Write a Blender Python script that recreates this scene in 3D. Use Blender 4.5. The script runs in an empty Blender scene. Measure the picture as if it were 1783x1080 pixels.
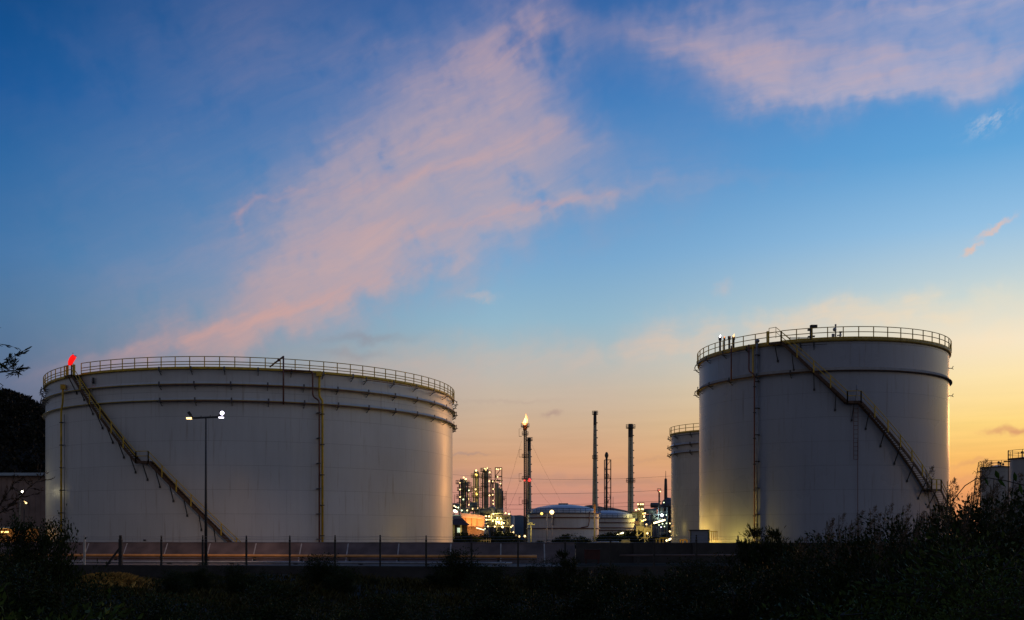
import bpy, math, random
import numpy as np
from mathutils import Vector, Matrix
random.seed(7); rng = np.random.default_rng(7)
sc = bpy.context.scene
R = math.radians
# ------------------------------------------------------------------ camera
# the photograph was measured in its own pixels (1783 wide); F is its focal length in those pixels
F = 1800.0; CX = 891.5; HY = 935.0; EYE = 2.6
cam_data = bpy.data.cameras.new("camera"); cam = bpy.data.objects.new("camera", cam_data)
sc.collection.objects.link(cam); sc.camera = cam
cam.location = (0, 0, EYE); cam.rotation_euler = (R(90), 0, 0)
cam_data.sensor_width = 36; cam_data.lens = 36 * F / 1783
cam_data.shift_y = (HY - 540) / 1783
cam_data.clip_start = 0.1; cam_data.clip_end = 20000
def P(px, py, Y):
    return Vector(((px - CX) / F * Y, Y, EYE + (HY - py) / F * Y))
def PX(px, Y): return (px - CX) / F * Y
# ------------------------------------------------------------------ render settings
sc.view_settings.view_transform = 'Standard'; sc.view_settings.look = 'None'
sc.view_settings.exposure = 0; sc.view_settings.gamma = 1
sc.render.engine = 'CYCLES'
sc.cycles.max_bounces = 6; sc.cycles.diffuse_bounces = 3; sc.cycles.glossy_bounces = 3
sc.cycles.sample_clamp_indirect = 4.0
sc.cycles.use_denoising = True
# ------------------------------------------------------------------ colour helpers
def lin(r, g, b):
    f = lambda c: (c/255/12.92) if c/255 <= .04045 else ((c/255 + .055)/1.055)**2.4
    return (f(r), f(g), f(b), 1)
# ------------------------------------------------------------------ world: dusk sky by azimuth and elevation
w = bpy.data.worlds.new("World"); sc.world = w; w.use_nodes = True
nt = w.node_tree; nt.nodes.clear(); N = nt.nodes; L = nt.links
def node(t, **k):
    n = N.new(t)
    for a, v in k.items(): setattr(n, a, v)
    return n
def setin(n, i, v):
    if hasattr(v, 'is_output') or isinstance(v, bpy.types.NodeSocket): L.new(v, n.inputs[i])
    else: n.inputs[i].default_value = v
def M(op, a, b=None, c=None, clamp=False):
    n = node('ShaderNodeMath', operation=op, use_clamp=clamp); setin(n, 0, a)
    if b is not None: setin(n, 1, b)
    if c is not None: setin(n, 2, c)
    return n.outputs[0]
def mrange(v, a, b, c, d, smooth=False):
    n = node('ShaderNodeMapRange', interpolation_type='SMOOTHSTEP' if smooth else 'LINEAR')
    for i, x in enumerate((v, a, b, c, d)): setin(n, i, x)
    return n.outputs[0]
def mix(f, a, b, mode='MIX'):
    n = node('ShaderNodeMix', data_type='RGBA', blend_type=mode)
    setin(n, 0, f); setin(n, 6, a); setin(n, 7, b)
    return n.outputs[2]
def ramp(v, stops, interp='LINEAR'):
    n = node('ShaderNodeValToRGB'); setin(n, 0, v); e = n.color_ramp.elements; n.color_ramp.interpolation = interp
    for i, (p, c) in enumerate(stops):
        s = e[i] if i < 2 else e.new(p)
        s.position = p; s.color = c
    return n.outputs[0]
geo = node('ShaderNodeTexCoord').outputs['Generated']
sep = node('ShaderNodeSeparateXYZ'); L.new(geo, sep.inputs[0])
X_, Y_, Z_ = sep.outputs
D = 180 / math.pi
az = M('MULTIPLY', M('ARCTAN2', X_, Y_), D)
el = M('MULTIPLY', M('ARCSINE', Z_), D)
def sky_ramp(st):
    return ramp(M('DIVIDE', el, 60.0, clamp=True), [(e/60, lin(*c)) for e, c in st])
left = sky_ramp([(0, (62,70,88)), (4, (78,90,112)), (7.5, (92,110,138)), (11, (84,120,156)), (14, (66,118,168)), (18, (44,104,162)),
                 (21.5, (26,88,152)), (25.5, (14,74,134)), (33, (12,60,118)), (45, (16,50,100)), (60, (18,44,88))])
mid = sky_ramp([(0, (196,132,122)), (2, (204,142,126)), (4.2, (212,160,122)), (6.2, (206,174,144)), (8.1, (196,182,166)), (9.9, (168,184,188)),
                (11.8, (146,182,202)), (15, (118,166,206)), (19.4, (82,142,198)), (23.6, (58,118,182)), (27.5, (48,98,162)), (36, (28,72,136)), (60, (22,52,100))])
right = sky_ramp([(0, (214,140,100)), (2.5, (236,160,98)), (4, (252,192,104)), (5.7, (255,216,128)), (8, (253,228,172)), (9.8, (246,230,200)),
                  (12, (204,216,212)), (15.5, (148,192,226)), (19, (98,164,216)), (22, (82,148,208)), (26, (82,136,198)), (36, (48,92,156)), (60, (26,58,108))])
BACK = .96
def bk(c): 
    l = lin(*c); return (l[0]*BACK, l[1]*BACK, l[2]*BACK, 1)
back = ramp(M('DIVIDE', el, 60.0, clamp=True), [(0, bk((96,94,98))), (8/60, bk((107,104,111))), (20/60, bk((106,107,116))), (40/60, bk((76,88,112))), (1, bk((40,60,96)))])
c = mix(mrange(az, -26, -1, 0, 1), left, mid)
c = mix(mrange(az, 2, 28, 0, 1, True), c, right)
fb = M('MAXIMUM', mrange(az, -30, -80, 0, 1, True), mrange(az, 72, 165, 0, 1, True))
c = mix(fb, c, back)
# --- clouds, laid out by direction
def A(px, py):
    dx = px - CX
    return math.degrees(math.atan2(dx, F)), math.degrees(math.atan2(HY - py, math.hypot(F, dx)))
K = D / F
comb = node('ShaderNodeCombineXYZ'); L.new(az, comb.inputs[0]); L.new(el, comb.inputs[1]); PV = comb.outputs[0]
def vmath(op, a, b=None):
    n = node('ShaderNodeVectorMath', operation=op); setin(n, 0, a)
    if b is not None: setin(n, 1, b)
    return n.outputs['Value' if op == 'LENGTH' else 'Vector']
def vscale(a, s):
    n = node('ShaderNodeVectorMath', operation='SCALE'); setin(n, 0, a); n.inputs[3].default_value = s
    return n.outputs[0]
def noise(vec, scale, detail, rough=.55, dist=0.0, col=False):
    n = node('ShaderNodeTexNoise', noise_dimensions='2D'); setin(n, 'Vector', vec)
    n.inputs['Scale'].default_value = scale; n.inputs['Detail'].default_value = detail
    n.inputs['Roughness'].default_value = rough; n.inputs['Distortion'].default_value = dist
    return n.outputs['Color' if col else 'Fac']
def mapping(vec, loc, ang, scl):
    n = node('ShaderNodeMapping', vector_type='TEXTURE'); setin(n, 0, vec)
    n.inputs[1].default_value = (loc[0], loc[1], 0); n.inputs[2].default_value = (0, 0, R(ang)); n.inputs[3].default_value = (scl[0], scl[1], 1)
    return n.outputs[0]
wn = vscale(vmath('SUBTRACT', noise(PV, .16, 4, .6, 0, True), (.5, .5, .5)), 4.2)
wn2 = vscale(vmath('SUBTRACT', noise(PV, .7, 3, .6, 0, True), (.5, .5, .5)), 1.0)
wn3 = vscale(vmath('SUBTRACT', noise(PV, 1.6, 3, .6, 0, True), (.5, .5, .5)), .7)
PW = vmath('ADD', PV, vmath('ADD', wn, wn2))
def blobs(vec, lst, g=1.0):
    tot = None
    for (px, py, rx, ry, an, wt) in lst:
        v = mapping(vec, A(px, py), an, (rx*K*g, ry*K*g))
        r = vmath('LENGTH', v)
        q = M('MULTIPLY', M('EXPONENT', M('MULTIPLY', M('POWER', r, 2.4), -1.0)), wt)
        tot = q if tot is None else M('ADD', tot, q)
    return tot
main = blobs(PW, [
 (310,600,150,22,18,.55), (440,550,140,36,28,.6), (560,495,140,48,26,.7), (670,430,120,46,20,.55), (600,385,110,40,20,.45), (760,370,200,34,12,.55),
 (720,285,150,48,18,.6), (840,300,110,60,10,.45), (780,205,130,60,35,.5), (870,150,95,75,50,.75), (900,80,70,36,30,.4), (945,245,75,24,0,.55), (680,190,130,70,50,.22),
 (990,345,90,12,6,.4), (1180,322,180,12,0,.16), (400,250,260,150,35,.17), (560,70,240,70,0,.12), (900,410,180,40,10,.2), (1080,290,170,50,0,.16), (720,480,170,45,20,.22), (330,500,150,60,30,.2), (120,90,60,16,-35,.05),
 (1180,64,80,22,-14,.4), (1290,100,90,30,-28,.55), (1400,138,120,32,-8,.75), (1560,130,150,24,2,.6), (1720,128,130,20,3,.5), (1500,60,260,44,0,.38), (1340,30,240,30,0,.38), (1700,60,160,50,0,.28)], 1.38)
streak = blobs(vmath('ADD', PV, wn2), [(330,590,170,9,17,.6), (500,540,150,10,20,.6), (620,500,90,12,20,.4), (720,305,150,9,14,.55), (860,378,150,7,12,.6), (980,352,90,5,8,.5), (640,400,120,10,18,.35), (430,362,26,4,38,.6), (418,380,5,20,0,.5), (500,336,50,5,15,.4),
 (880,95,50,26,20,.2), (860,240,110,12,5,.3), (1400,165,110,12,-4,.3), (1560,156,150,11,3,.25), (1290,120,90,7,-28,.3), (1720,158,100,6,0,.25), (1720,4,120,9,0,.4)], 1.35)
low = blobs(PW, [(1330,575,300,30,4,.6), (1520,530,220,26,0,.35), (1700,580,200,24,3,.35), (1150,590,200,40,0,.25), (1000,650,400,40,0,.2), (700,640,260,40,4,.4)])
wisp = blobs(vmath('ADD', PV, wn3), [(1732,397,26,5,24,1.1), (1692,434,15,5,30,.9), (835,515,26,7,-8,.28), (1260,500,14,12,40,.2)])
wispw = blobs(vmath('ADD', PV, wn3), [(1725,213,34,13,20,.75)])
dark = blobs(vmath('ADD', PV, wn2), [(640,590,70,9,3,.6), (610,618,60,8,0,.4), (960,722,16,4,5,.8), (815,794,40,2.6,0,.5), (1760,752,34,6,-3,.9), (1700,808,50,5,4,.5), (1690,836,60,7,0,.5), (1000,836,200,8,-2,.5), (1060,862,160,5,0,.35), (880,700,90,4,2,.25), (1130,800,60,3,0,.3)])
PN = vmath('ADD', PV, vscale(wn, .35))
mp = mapping(PN, (0, 0), 20, (4.2, 1.05))
n1 = noise(mp, .5, 6, .56, .15); n2 = noise(mapping(PN, (3, 7), 27, (6.5, .75)), 1.5, 5, .6, .2)
n1r = noise(mapping(PN, (5, 2), 2, (4.6, .95)), .5, 6, .56, .15); n2r = noise(mapping(PN, (9, 4), 5, (6.0, .6)), 1.5, 5, .62, .2)
fr_az = mrange(az, 3, 9, 0, 1, True)
def fmix(f, a, b): return M('ADD', a, M('MULTIPLY', f, M('SUBTRACT', b, a)))
n1 = fmix(fr_az, n1, n1r); n2 = fmix(fr_az, n2, n2r)
nn = M('ADD', M('MULTIPLY', n1, .65), M('MULTIPLY', n2, .35))
den = M('MULTIPLY', main, mrange(nn, .3, .7, .46, .9))
den = M('SUBTRACT', 1.0, M('EXPONENT', M('MULTIPLY', den, -1.25)))
den = M('MULTIPLY', den, .86)
ccol = ramp(M('DIVIDE', el, 30.0, clamp=True), [(0, lin(212,150,130)), (.27, lin(214,158,148)), (.45, lin(208,166,158)), (.62, lin(198,170,168)), (.8, lin(196,170,174)), (1, lin(166,152,178))])
ccol = mix(mrange(az, 6, 22, 0, .6), ccol, lin(206,190,206))
ccol = mix(mrange(az, -12, -27, 0, .45), ccol, lin(130,125,155))
hi = mrange(nn, .48, .72, 0, .45)
ccol = mix(hi, ccol, lin(222,176,160))
ccol = mix(mrange(den, .45, .1, 0, .5), ccol, lin(126,136,178))
c = mix(den, c, ccol)
scol = mix(mrange(az, 5, 20, 0, 1), lin(224,164,146), lin(226,206,206))
c = mix(M('MULTIPLY', M('MULTIPLY', streak, mrange(n2, .3, .7, .4, 1.1)), .32, clamp=True), c, scol)
lcol = ramp(mrange(az, -15, 25, 0, 1), [(0, lin(170,160,160)), (.5, lin(224,190,168)), (1, lin(255,226,184))])
c = mix(M('MULTIPLY', M('MULTIPLY', low, mrange(nn, .3, .7, .4, 1.3)), .85, clamp=True), c, lcol)
c = mix(M('MULTIPLY', wisp, mrange(nn, .3, .7, .2, 1.1), clamp=True), c, lin(240,190,160))
c = mix(M('MULTIPLY', wispw, mrange(noise(mapping(PV, (0, 0), 35, (1.2, .5)), 1.2, 5, .7), .4, .62, 0, .6), clamp=True), c, lin(205,205,215))
dcol = ramp(mrange(az, -15, 25, 0, 1), [(0, lin(126,130,146)), (.6, lin(178,138,124)), (1, lin(214,150,110))])
c = mix(M('MULTIPLY', M('MULTIPLY', dark, mrange(nn, .3, .7, .4, 1.2)), .8, clamp=True), c, dcol)
# faint broad unevenness plus horizon streaks
st = noise(mapping(PV, (0, 0), 1.5, (9, .55)), .9, 4, .55)
c = mix(mrange(el, 0, 9, .18, 0), c, mix(1.0, c, mrange(st, .35, .65, .55, 1.35), 'MULTIPLY'))
# below the horizon: dark land
c = mix(mrange(el, -.6, -.1, 1, 0), c, (.012, .012, .013, 1))
bg = node('ShaderNodeBackground'); L.new(c, bg.inputs[0]); bg.inputs[1].default_value = 1.0
# a physical dusk sky, weak, beneath the afterglow colours
ns = node('ShaderNodeTexSky', sky_type='NISHITA', sun_disc=False)
ns.sun_elevation = R(1.0); ns.sun_rotation = R(33)
bg2 = node('ShaderNodeBackground'); L.new(ns.outputs[0], bg2.inputs[0]); bg2.inputs[1].default_value = 0.0012
ad = node('ShaderNodeAddShader'); L.new(bg.outputs[0], ad.inputs[0]); L.new(bg2.outputs[0], ad.inputs[1])
out = node('ShaderNodeOutputWorld'); L.new(ad.outputs[0], out.inputs[0])
w.cycles.sampling_method = 'MANUAL'; w.cycles.sample_map_resolution = 1024
# ------------------------------------------------------------------ sun: almost set, to the right behind the tanks
sl = bpy.data.lights.new("sun", 'SUN'); sl.energy = 0.35; sl.angle = R(12); sl.color = (1, .45, .16)
sun = bpy.data.objects.new("sun", sl); sc.collection.objects.link(sun)
sd = Vector((math.sin(R(33)), math.cos(R(33)), math.tan(R(3))))
sun.rotation_euler = sd.to_track_quat('Z', 'Y').to_euler()
# ------------------------------------------------------------------ object helpers
COL = sc.collection
def tag(o, label=None, cat=None, group=None, kind=None):
    if label: o['label'] = label
    if cat: o['category'] = cat
    if group: o['group'] = group
    if kind: o['kind'] = kind
    return o
def thing(name, label, cat, loc=(0, 0, 0), group=None, rz=0):
    o = bpy.data.objects.new(name, None); COL.objects.link(o)
    o.location = loc; o.rotation_euler = (0, 0, rz); o.empty_display_size = .2
    return tag(o, label, cat, group)
def root_loc(o):
    while o.parent: o = o.parent
    return Vector(o.location)
class MB:
    """collects faces in world (or local) coordinates and links them as ONE mesh object"""
    def __init__(s): s.v = []; s.f = []; s.sm = []
    def add(s, vs, fs, smooth=False):
        k = len(s.v); s.v.extend([tuple(x) for x in vs]); s.f.extend([tuple(i + k for i in f) for f in fs]); s.sm.extend([smooth]*len(fs)); return s
    def box(s, c, size, rz=0, ax=None):
        """box by centre and full sizes; rz about z; or ax = 3 orthonormal axes"""
        hx, hy, hz = [q/2 for q in size]; c = Vector(c)
        if ax is None:
            cr, sr = math.cos(rz), math.sin(rz); ax = (Vector((cr, sr, 0)), Vector((-sr, cr, 0)), Vector((0, 0, 1)))
        vs = [c + ax[0]*(i*hx) + ax[1]*(j*hy) + ax[2]*(k*hz) for k in (-1, 1) for j in (-1, 1) for i in (-1, 1)]
        return s.add(vs, [(0, 2, 3, 1), (4, 5, 7, 6), (0, 1, 5, 4), (2, 6, 7, 3), (0, 4, 6, 2), (1, 3, 7, 5)])
    def tube(s, pts, r, n=6, caps=True):
        pts = [Vector(p) for p in pts]; rs = r if isinstance(r, (list, tuple)) else [r]*len(pts)
        vs = []; prev = None
        for i, p in enumerate(pts):
            a = pts[max(i-1, 0)]; b = pts[min(i+1, len(pts)-1)]; t = (b - a)
            t = t.normalized() if t.length > 1e-9 else Vector((0, 0, 1))
            if prev is None:
                u = t.cross(Vector((0, 0, 1)))
                if u.length < 1e-3: u = t.cross(Vector((0, 1, 0)))
            else: u = prev - t*prev.dot(t)
            u = u.normalized(); prev = u; v2 = t.cross(u)
            for k in range(n):
                an = 2*math.pi*k/n; vs.append(p + (u*math.cos(an) + v2*math.sin(an))*rs[i])
        fs = [(i*n + k, i*n + (k+1) % n, (i+1)*n + (k+1) % n, (i+1)*n + k) for i in range(len(pts)-1) for k in range(n)]
        if caps: fs += [tuple(range(n))[::-1], tuple((len(pts)-1)*n + k for k in range(n))]
        return s.add(vs, fs, n >= 6)
    def bar(s, a, b, wd, hd=None):
        """square bar from a to b"""
        a = Vector(a); b = Vector(b); t = (b - a); ln = t.length
        if ln < 1e-6: return s
        t = t/ln; u = t.cross(Vector((0, 0, 1)))
        u = u.normalized() if u.length > 1e-3 else Vector((1, 0, 0)); v = u.cross(t)
        return s.box((a+b)/2, (wd, ln, hd or wd), ax=(u, t, v))
    def lathe(s, c, prof, n=24, a0=0, a1=2*math.pi, capt=False, capb=False):
        """prof = [(r, z)...] about vertical axis at c"""
        full = abs(a1-a0-2*math.pi) < 1e-6; m = n if full else n+1; vs = []
        for (r, z) in prof:
            for k in range(m):
                an = a0 + (a1-a0)*k/n; vs.append((c[0]+r*math.cos(an), c[1]+r*math.sin(an), c[2]+z))
        fs = [(i*m+k, i*m+(k+1) % m, (i+1)*m+(k+1) % m, (i+1)*m+k) for i in range(len(prof)-1) for k in range(n)]
        s.add(vs, fs, n > 8)
        if capt: s.add([v for v in vs[-m:]], [tuple(range(m))])
        if capb: s.add([v for v in vs[:m]], [tuple(range(m))[::-1]])
        return s
    def ball(s, c, r, n=8, sq=(1, 1, 1)):
        vs = []; m = max(4, n//2)
        for i in range(m+1):
            ph = math.pi*i/m
            for k in range(n):
                an = 2*math.pi*k/n; vs.append((c[0]+r*sq[0]*math.sin(ph)*math.cos(an), c[1]+r*sq[1]*math.sin(ph)*math.sin(an), c[2]+r*sq[2]*math.cos(ph)))
        return s.add(vs, [(i*n+k, (i+1)*n+k, (i+1)*n+(k+1) % n, i*n+(k+1) % n) for i in range(m) for k in range(n)], True)
    def mesh(s, name, mat, org=(0, 0, 0)):
        me = bpy.data.meshes.new(name); o = Vector(org)
        me.from_pydata([(v[0]-o.x, v[1]-o.y, v[2]-o.z) for v in s.v], [], s.f)
        me.polygons.foreach_set('use_smooth', s.sm); me.materials.append(mat); me.update(); return me
    def build(s, name, mat, parent=None, org=None):
        """parent given: vertices are world coordinates relative to that thing's root"""
        if org is None: org = root_loc(parent) if parent else (0, 0, 0)
        ob = bpy.data.objects.new(name, s.mesh(name, mat, org)); COL.objects.link(ob)
        if parent: ob.parent = parent
        else: ob.location = org
        return ob
def npmesh(name, V, Fc, mat, smooth=False):
    """quads or tris from numpy arrays"""
    me = bpy.data.meshes.new(name); k = Fc.shape[1]
    me.vertices.add(len(V)); me.vertices.foreach_set('co', V.astype(np.float32).ravel())
    me.loops.add(Fc.size); me.loops.foreach_set('vertex_index', Fc.astype(np.int32).ravel())
    me.polygons.add(len(Fc)); me.polygons.foreach_set('loop_start', np.arange(0, Fc.size, k, dtype=np.int32))
    try: me.polygons.foreach_set('loop_total', np.full(len(Fc), k, dtype=np.int32))
    except Exception: pass
    me.update(calc_edges=True)
    if smooth: me.polygons.foreach_set('use_smooth', [True]*len(Fc))
    me.materials.append(mat); return me
def place(name, me, parent=None, loc=(0, 0, 0), rz=0):
    o = bpy.data.objects.new(name, me); COL.objects.link(o); o.location = loc; o.rotation_euler = (0, 0, rz)
    if parent: o.parent = parent
    return o
def copy_tree(o, parent=None):
    c = o.copy(); COL.objects.link(c); c.parent = parent
    for ch in [x for x in bpy.data.objects if x.parent == o]: copy_tree(ch, c)
    return c
# ------------------------------------------------------------------ materials
def mat(name, col, rough=.6, metal=0.0, var=.15, scale=3.0, bump=0.0, bscale=None, spec=.5, coord='Object', trans=0.0):
    m = bpy.data.materials.new(name); m.use_nodes = True; t = m.node_tree; b = t.nodes['Principled BSDF']
    b.inputs['Roughness'].default_value = rough; b.inputs['Metallic'].default_value = metal; b.inputs['Specular IOR Level'].default_value = spec
    tc = t.nodes.new('ShaderNodeTexCoord'); nz = t.nodes.new('ShaderNodeTexNoise'); nz.inputs['Scale'].default_value = scale; nz.inputs['Detail'].default_value = 5
    t.links.new(tc.outputs[coord], nz.inputs['Vector'])
    mr = t.nodes.new('ShaderNodeMapRange'); mr.inputs[1].default_value = .3; mr.inputs[2].default_value = .7; mr.inputs[3].default_value = 1-var; mr.inputs[4].default_value = 1+var
    t.links.new(nz.outputs['Fac'], mr.inputs[0])
    mx = t.nodes.new('ShaderNodeMix'); mx.data_type = 'RGBA'; mx.blend_type = 'MULTIPLY'; mx.inputs[0].default_value = 1
    mx.inputs[6].default_value = (*col, 1); t.links.new(mr.outputs[0], mx.inputs[7]); t.links.new(mx.outputs[2], b.inputs['Base Color'])
    if bump:
        n2 = t.nodes.new('ShaderNodeTexNoise'); n2.inputs['Scale'].default_value = bscale or scale*4; n2.inputs['Detail'].default_value = 4
        t.links.new(tc.outputs[coord], n2.inputs['Vector'])
        bp = t.nodes.new('ShaderNodeBump'); bp.inputs['Strength'].default_value = bump; bp.inputs['Distance'].default_value = .05
        t.links.new(n2.outputs['Fac'], bp.inputs['Height']); t.links.new(bp.outputs[0], b.inputs['Normal'])
    return m
def emit(name, col, strength, sampled=False):
    m = bpy.data.materials.new(name); m.use_nodes = True; t = m.node_tree; b = t.nodes['Principled BSDF']
    b.inputs['Base Color'].default_value = (.6, .6, .6, 1); b.inputs['Emission Color'].default_value = (*col, 1); b.inputs['Emission Strength'].default_value = strength
    m.cycles.emission_sampling = 'AUTO' if sampled else 'NONE'
    return m
def shell_mat(name, col, Rr, plate=2.44, plen=9.0, rough=.34, rust=.5, z0=0.0):
    """painted tank plate: weld seams, faint streaks, uneven gloss; object coordinates, axis at the object's origin"""
    m = bpy.data.materials.new(name); m.use_nodes = True; t = m.node_tree; b = t.nodes['Principled BSDF']; lk = t.links
    def nd(ty, **k):
        n = t.nodes.new(ty)
        for a, v in k.items(): setattr(n, a, v)
        return n
    def mt(op, a, b_=None, cl=False):
        n = nd('ShaderNodeMath', operation=op, use_clamp=cl)
        for i, v in enumerate((a, b_)):
            if v is None: continue
            if isinstance(v, bpy.types.NodeSocket): lk.new(v, n.inputs[i])
            else: n.inputs[i].default_value = v
        return n.outputs[0]
    def mr(v, a, b_, c_, d_):
        n = nd('ShaderNodeMapRange'); lk.new(v, n.inputs[0])
        for i, x in enumerate((a, b_, c_, d_)): n.inputs[i+1].default_value = x
        return n.outputs[0]
    tc = nd('ShaderNodeTexCoord'); sp = nd('ShaderNodeSeparateXYZ'); lk.new(tc.outputs['Object'], sp.inputs[0])
    arc = mt('MULTIPLY', mt('ARCTAN2', sp.outputs[1], sp.outputs[0]), Rr)
    zc = mt('ADD', sp.outputs[2], z0)
    row = mt('DIVIDE', zc, plate); fr = mt('FRACT', row); rid = mt('FLOOR', row)
    hs = mt('LESS_THAN', mt('MULTIPLY', fr, plate), .045)
    ax = mt('ADD', mt('DIVIDE', arc, plen), mt('MULTIPLY', mt('FRACT', mt('MULTIPLY', rid, .618)), 1.0))
    vsm = mt('LESS_THAN', mt('MULTIPLY', mt('FRACT', ax), plen), .04)
    seam = mt('MAXIMUM', hs, mt('MULTIPLY', vsm, .7))
    cb = nd('ShaderNodeCombineXYZ'); lk.new(mt('FLOOR', ax), cb.inputs[0]); lk.new(rid, cb.inputs[1])
    wn_ = nd('ShaderNodeTexWhiteNoise', noise_dimensions='2D'); lk.new(cb.outputs[0], wn_.inputs[0])
    plv = mr(wn_.outputs[0], 0, 1, .965, 1.03)
    cs = nd('ShaderNodeCombineXYZ'); lk.new(arc, cs.inputs[0]); lk.new(mt('MULTIPLY', zc, .06), cs.inputs[1])
    ns_ = nd('ShaderNodeTexNoise', noise_dimensions='2D'); ns_.inputs['Scale'].default_value = 1.6; ns_.inputs['Detail'].default_value = 6; lk.new(cs.outputs[0], ns_.inputs[0])
    cs2 = nd('ShaderNodeCombineXYZ'); lk.new(arc, cs2.inputs[0]); lk.new(zc, cs2.inputs[1])
    nb = nd('ShaderNodeTexNoise', noise_dimensions='2D'); nb.inputs['Scale'].default_value = .16; nb.inputs['Detail'].default_value = 5; lk.new(cs2.outputs[0], nb.inputs[0])
    f = mt('MULTIPLY', mt('MULTIPLY', mr(ns_.outputs['Fac'], .3, .7, .97, 1.02), mr(nb.outputs['Fac'], .3, .7, .95, 1.04)), plv)
    f = mt('MULTIPLY', f, mr(seam, 0, 1, 1, .74))
    mx = nd('ShaderNodeMix', data_type='RGBA', blend_type='MULTIPLY'); mx.inputs[0].default_value = 1; mx.inputs[6].default_value = (*col, 1); lk.new(f, mx.inputs[7])
    # thin rust and dirt runs
    nr = nd('ShaderNodeTexNoise', noise_dimensions='2D'); nr.inputs['Scale'].default_value = 3.4; nr.inputs['Detail'].default_value = 7; lk.new(cs.outputs[0], nr.inputs[0])
    ru = mt('MULTIPLY', mr(nr.outputs['Fac'], .6, .8, 0, 1), rust)
    m2 = nd('ShaderNodeMix', data_type='RGBA'); lk.new(ru, m2.inputs[0]); lk.new(mx.outputs[2], m2.inputs[6]); m2.inputs[7].default_value = (col[0]*.55, col[1]*.45, col[2]*.36, 1)
    lk.new(m2.outputs[2], b.inputs['Base Color'])
    lk.new(mr(nb.outputs['Fac'], .3, .7, rough-.04, rough+.07), b.inputs['Roughness'])
    bp = nd('ShaderNodeBump'); bp.inputs['Strength'].default_value = .35; bp.inputs['Distance'].default_value = .03
    lk.new(mt('ADD', mt('MULTIPLY', seam, -1.0), mt('MULTIPLY', nb.outputs['Fac'], 1.6)), bp.inputs['Height']); lk.new(bp.outputs[0], b.inputs['Normal'])
    return m
m_yel = mat('yellow_paint', (.66, .43, .035), .5, var=.25, scale=2)
m_yel_far = mat('yellow_paint_worn', (.40, .28, .06), .55, var=.25, scale=2)
m_brown = mat('red_brown_pipe_paint', (.15, .05, .035), .45, var=.3, scale=2)
m_rust = mat('rusted_steel', (.10, .055, .03), .75, var=.35, scale=3, bump=.2)
m_steel = mat('grey_steel', (.10, .105, .115), .5, metal=.3, var=.25, scale=2)
m_galv = mat('galvanised_steel', (.30, .31, .33), .45, metal=.4, var=.2, scale=2)
m_dark = mat('dark_steel', (.035, .036, .04), .6, var=.3, scale=2)
m_white = mat('white_paint', (.62, .62, .62), .4, var=.08, scale=1.5)
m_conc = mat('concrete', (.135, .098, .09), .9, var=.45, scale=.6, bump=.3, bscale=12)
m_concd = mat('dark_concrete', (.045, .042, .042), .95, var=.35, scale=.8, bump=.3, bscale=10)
m_orange = mat('ochre_pipe_paint', (.66, .30, .09), .45, var=.2, scale=1.5)
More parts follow.
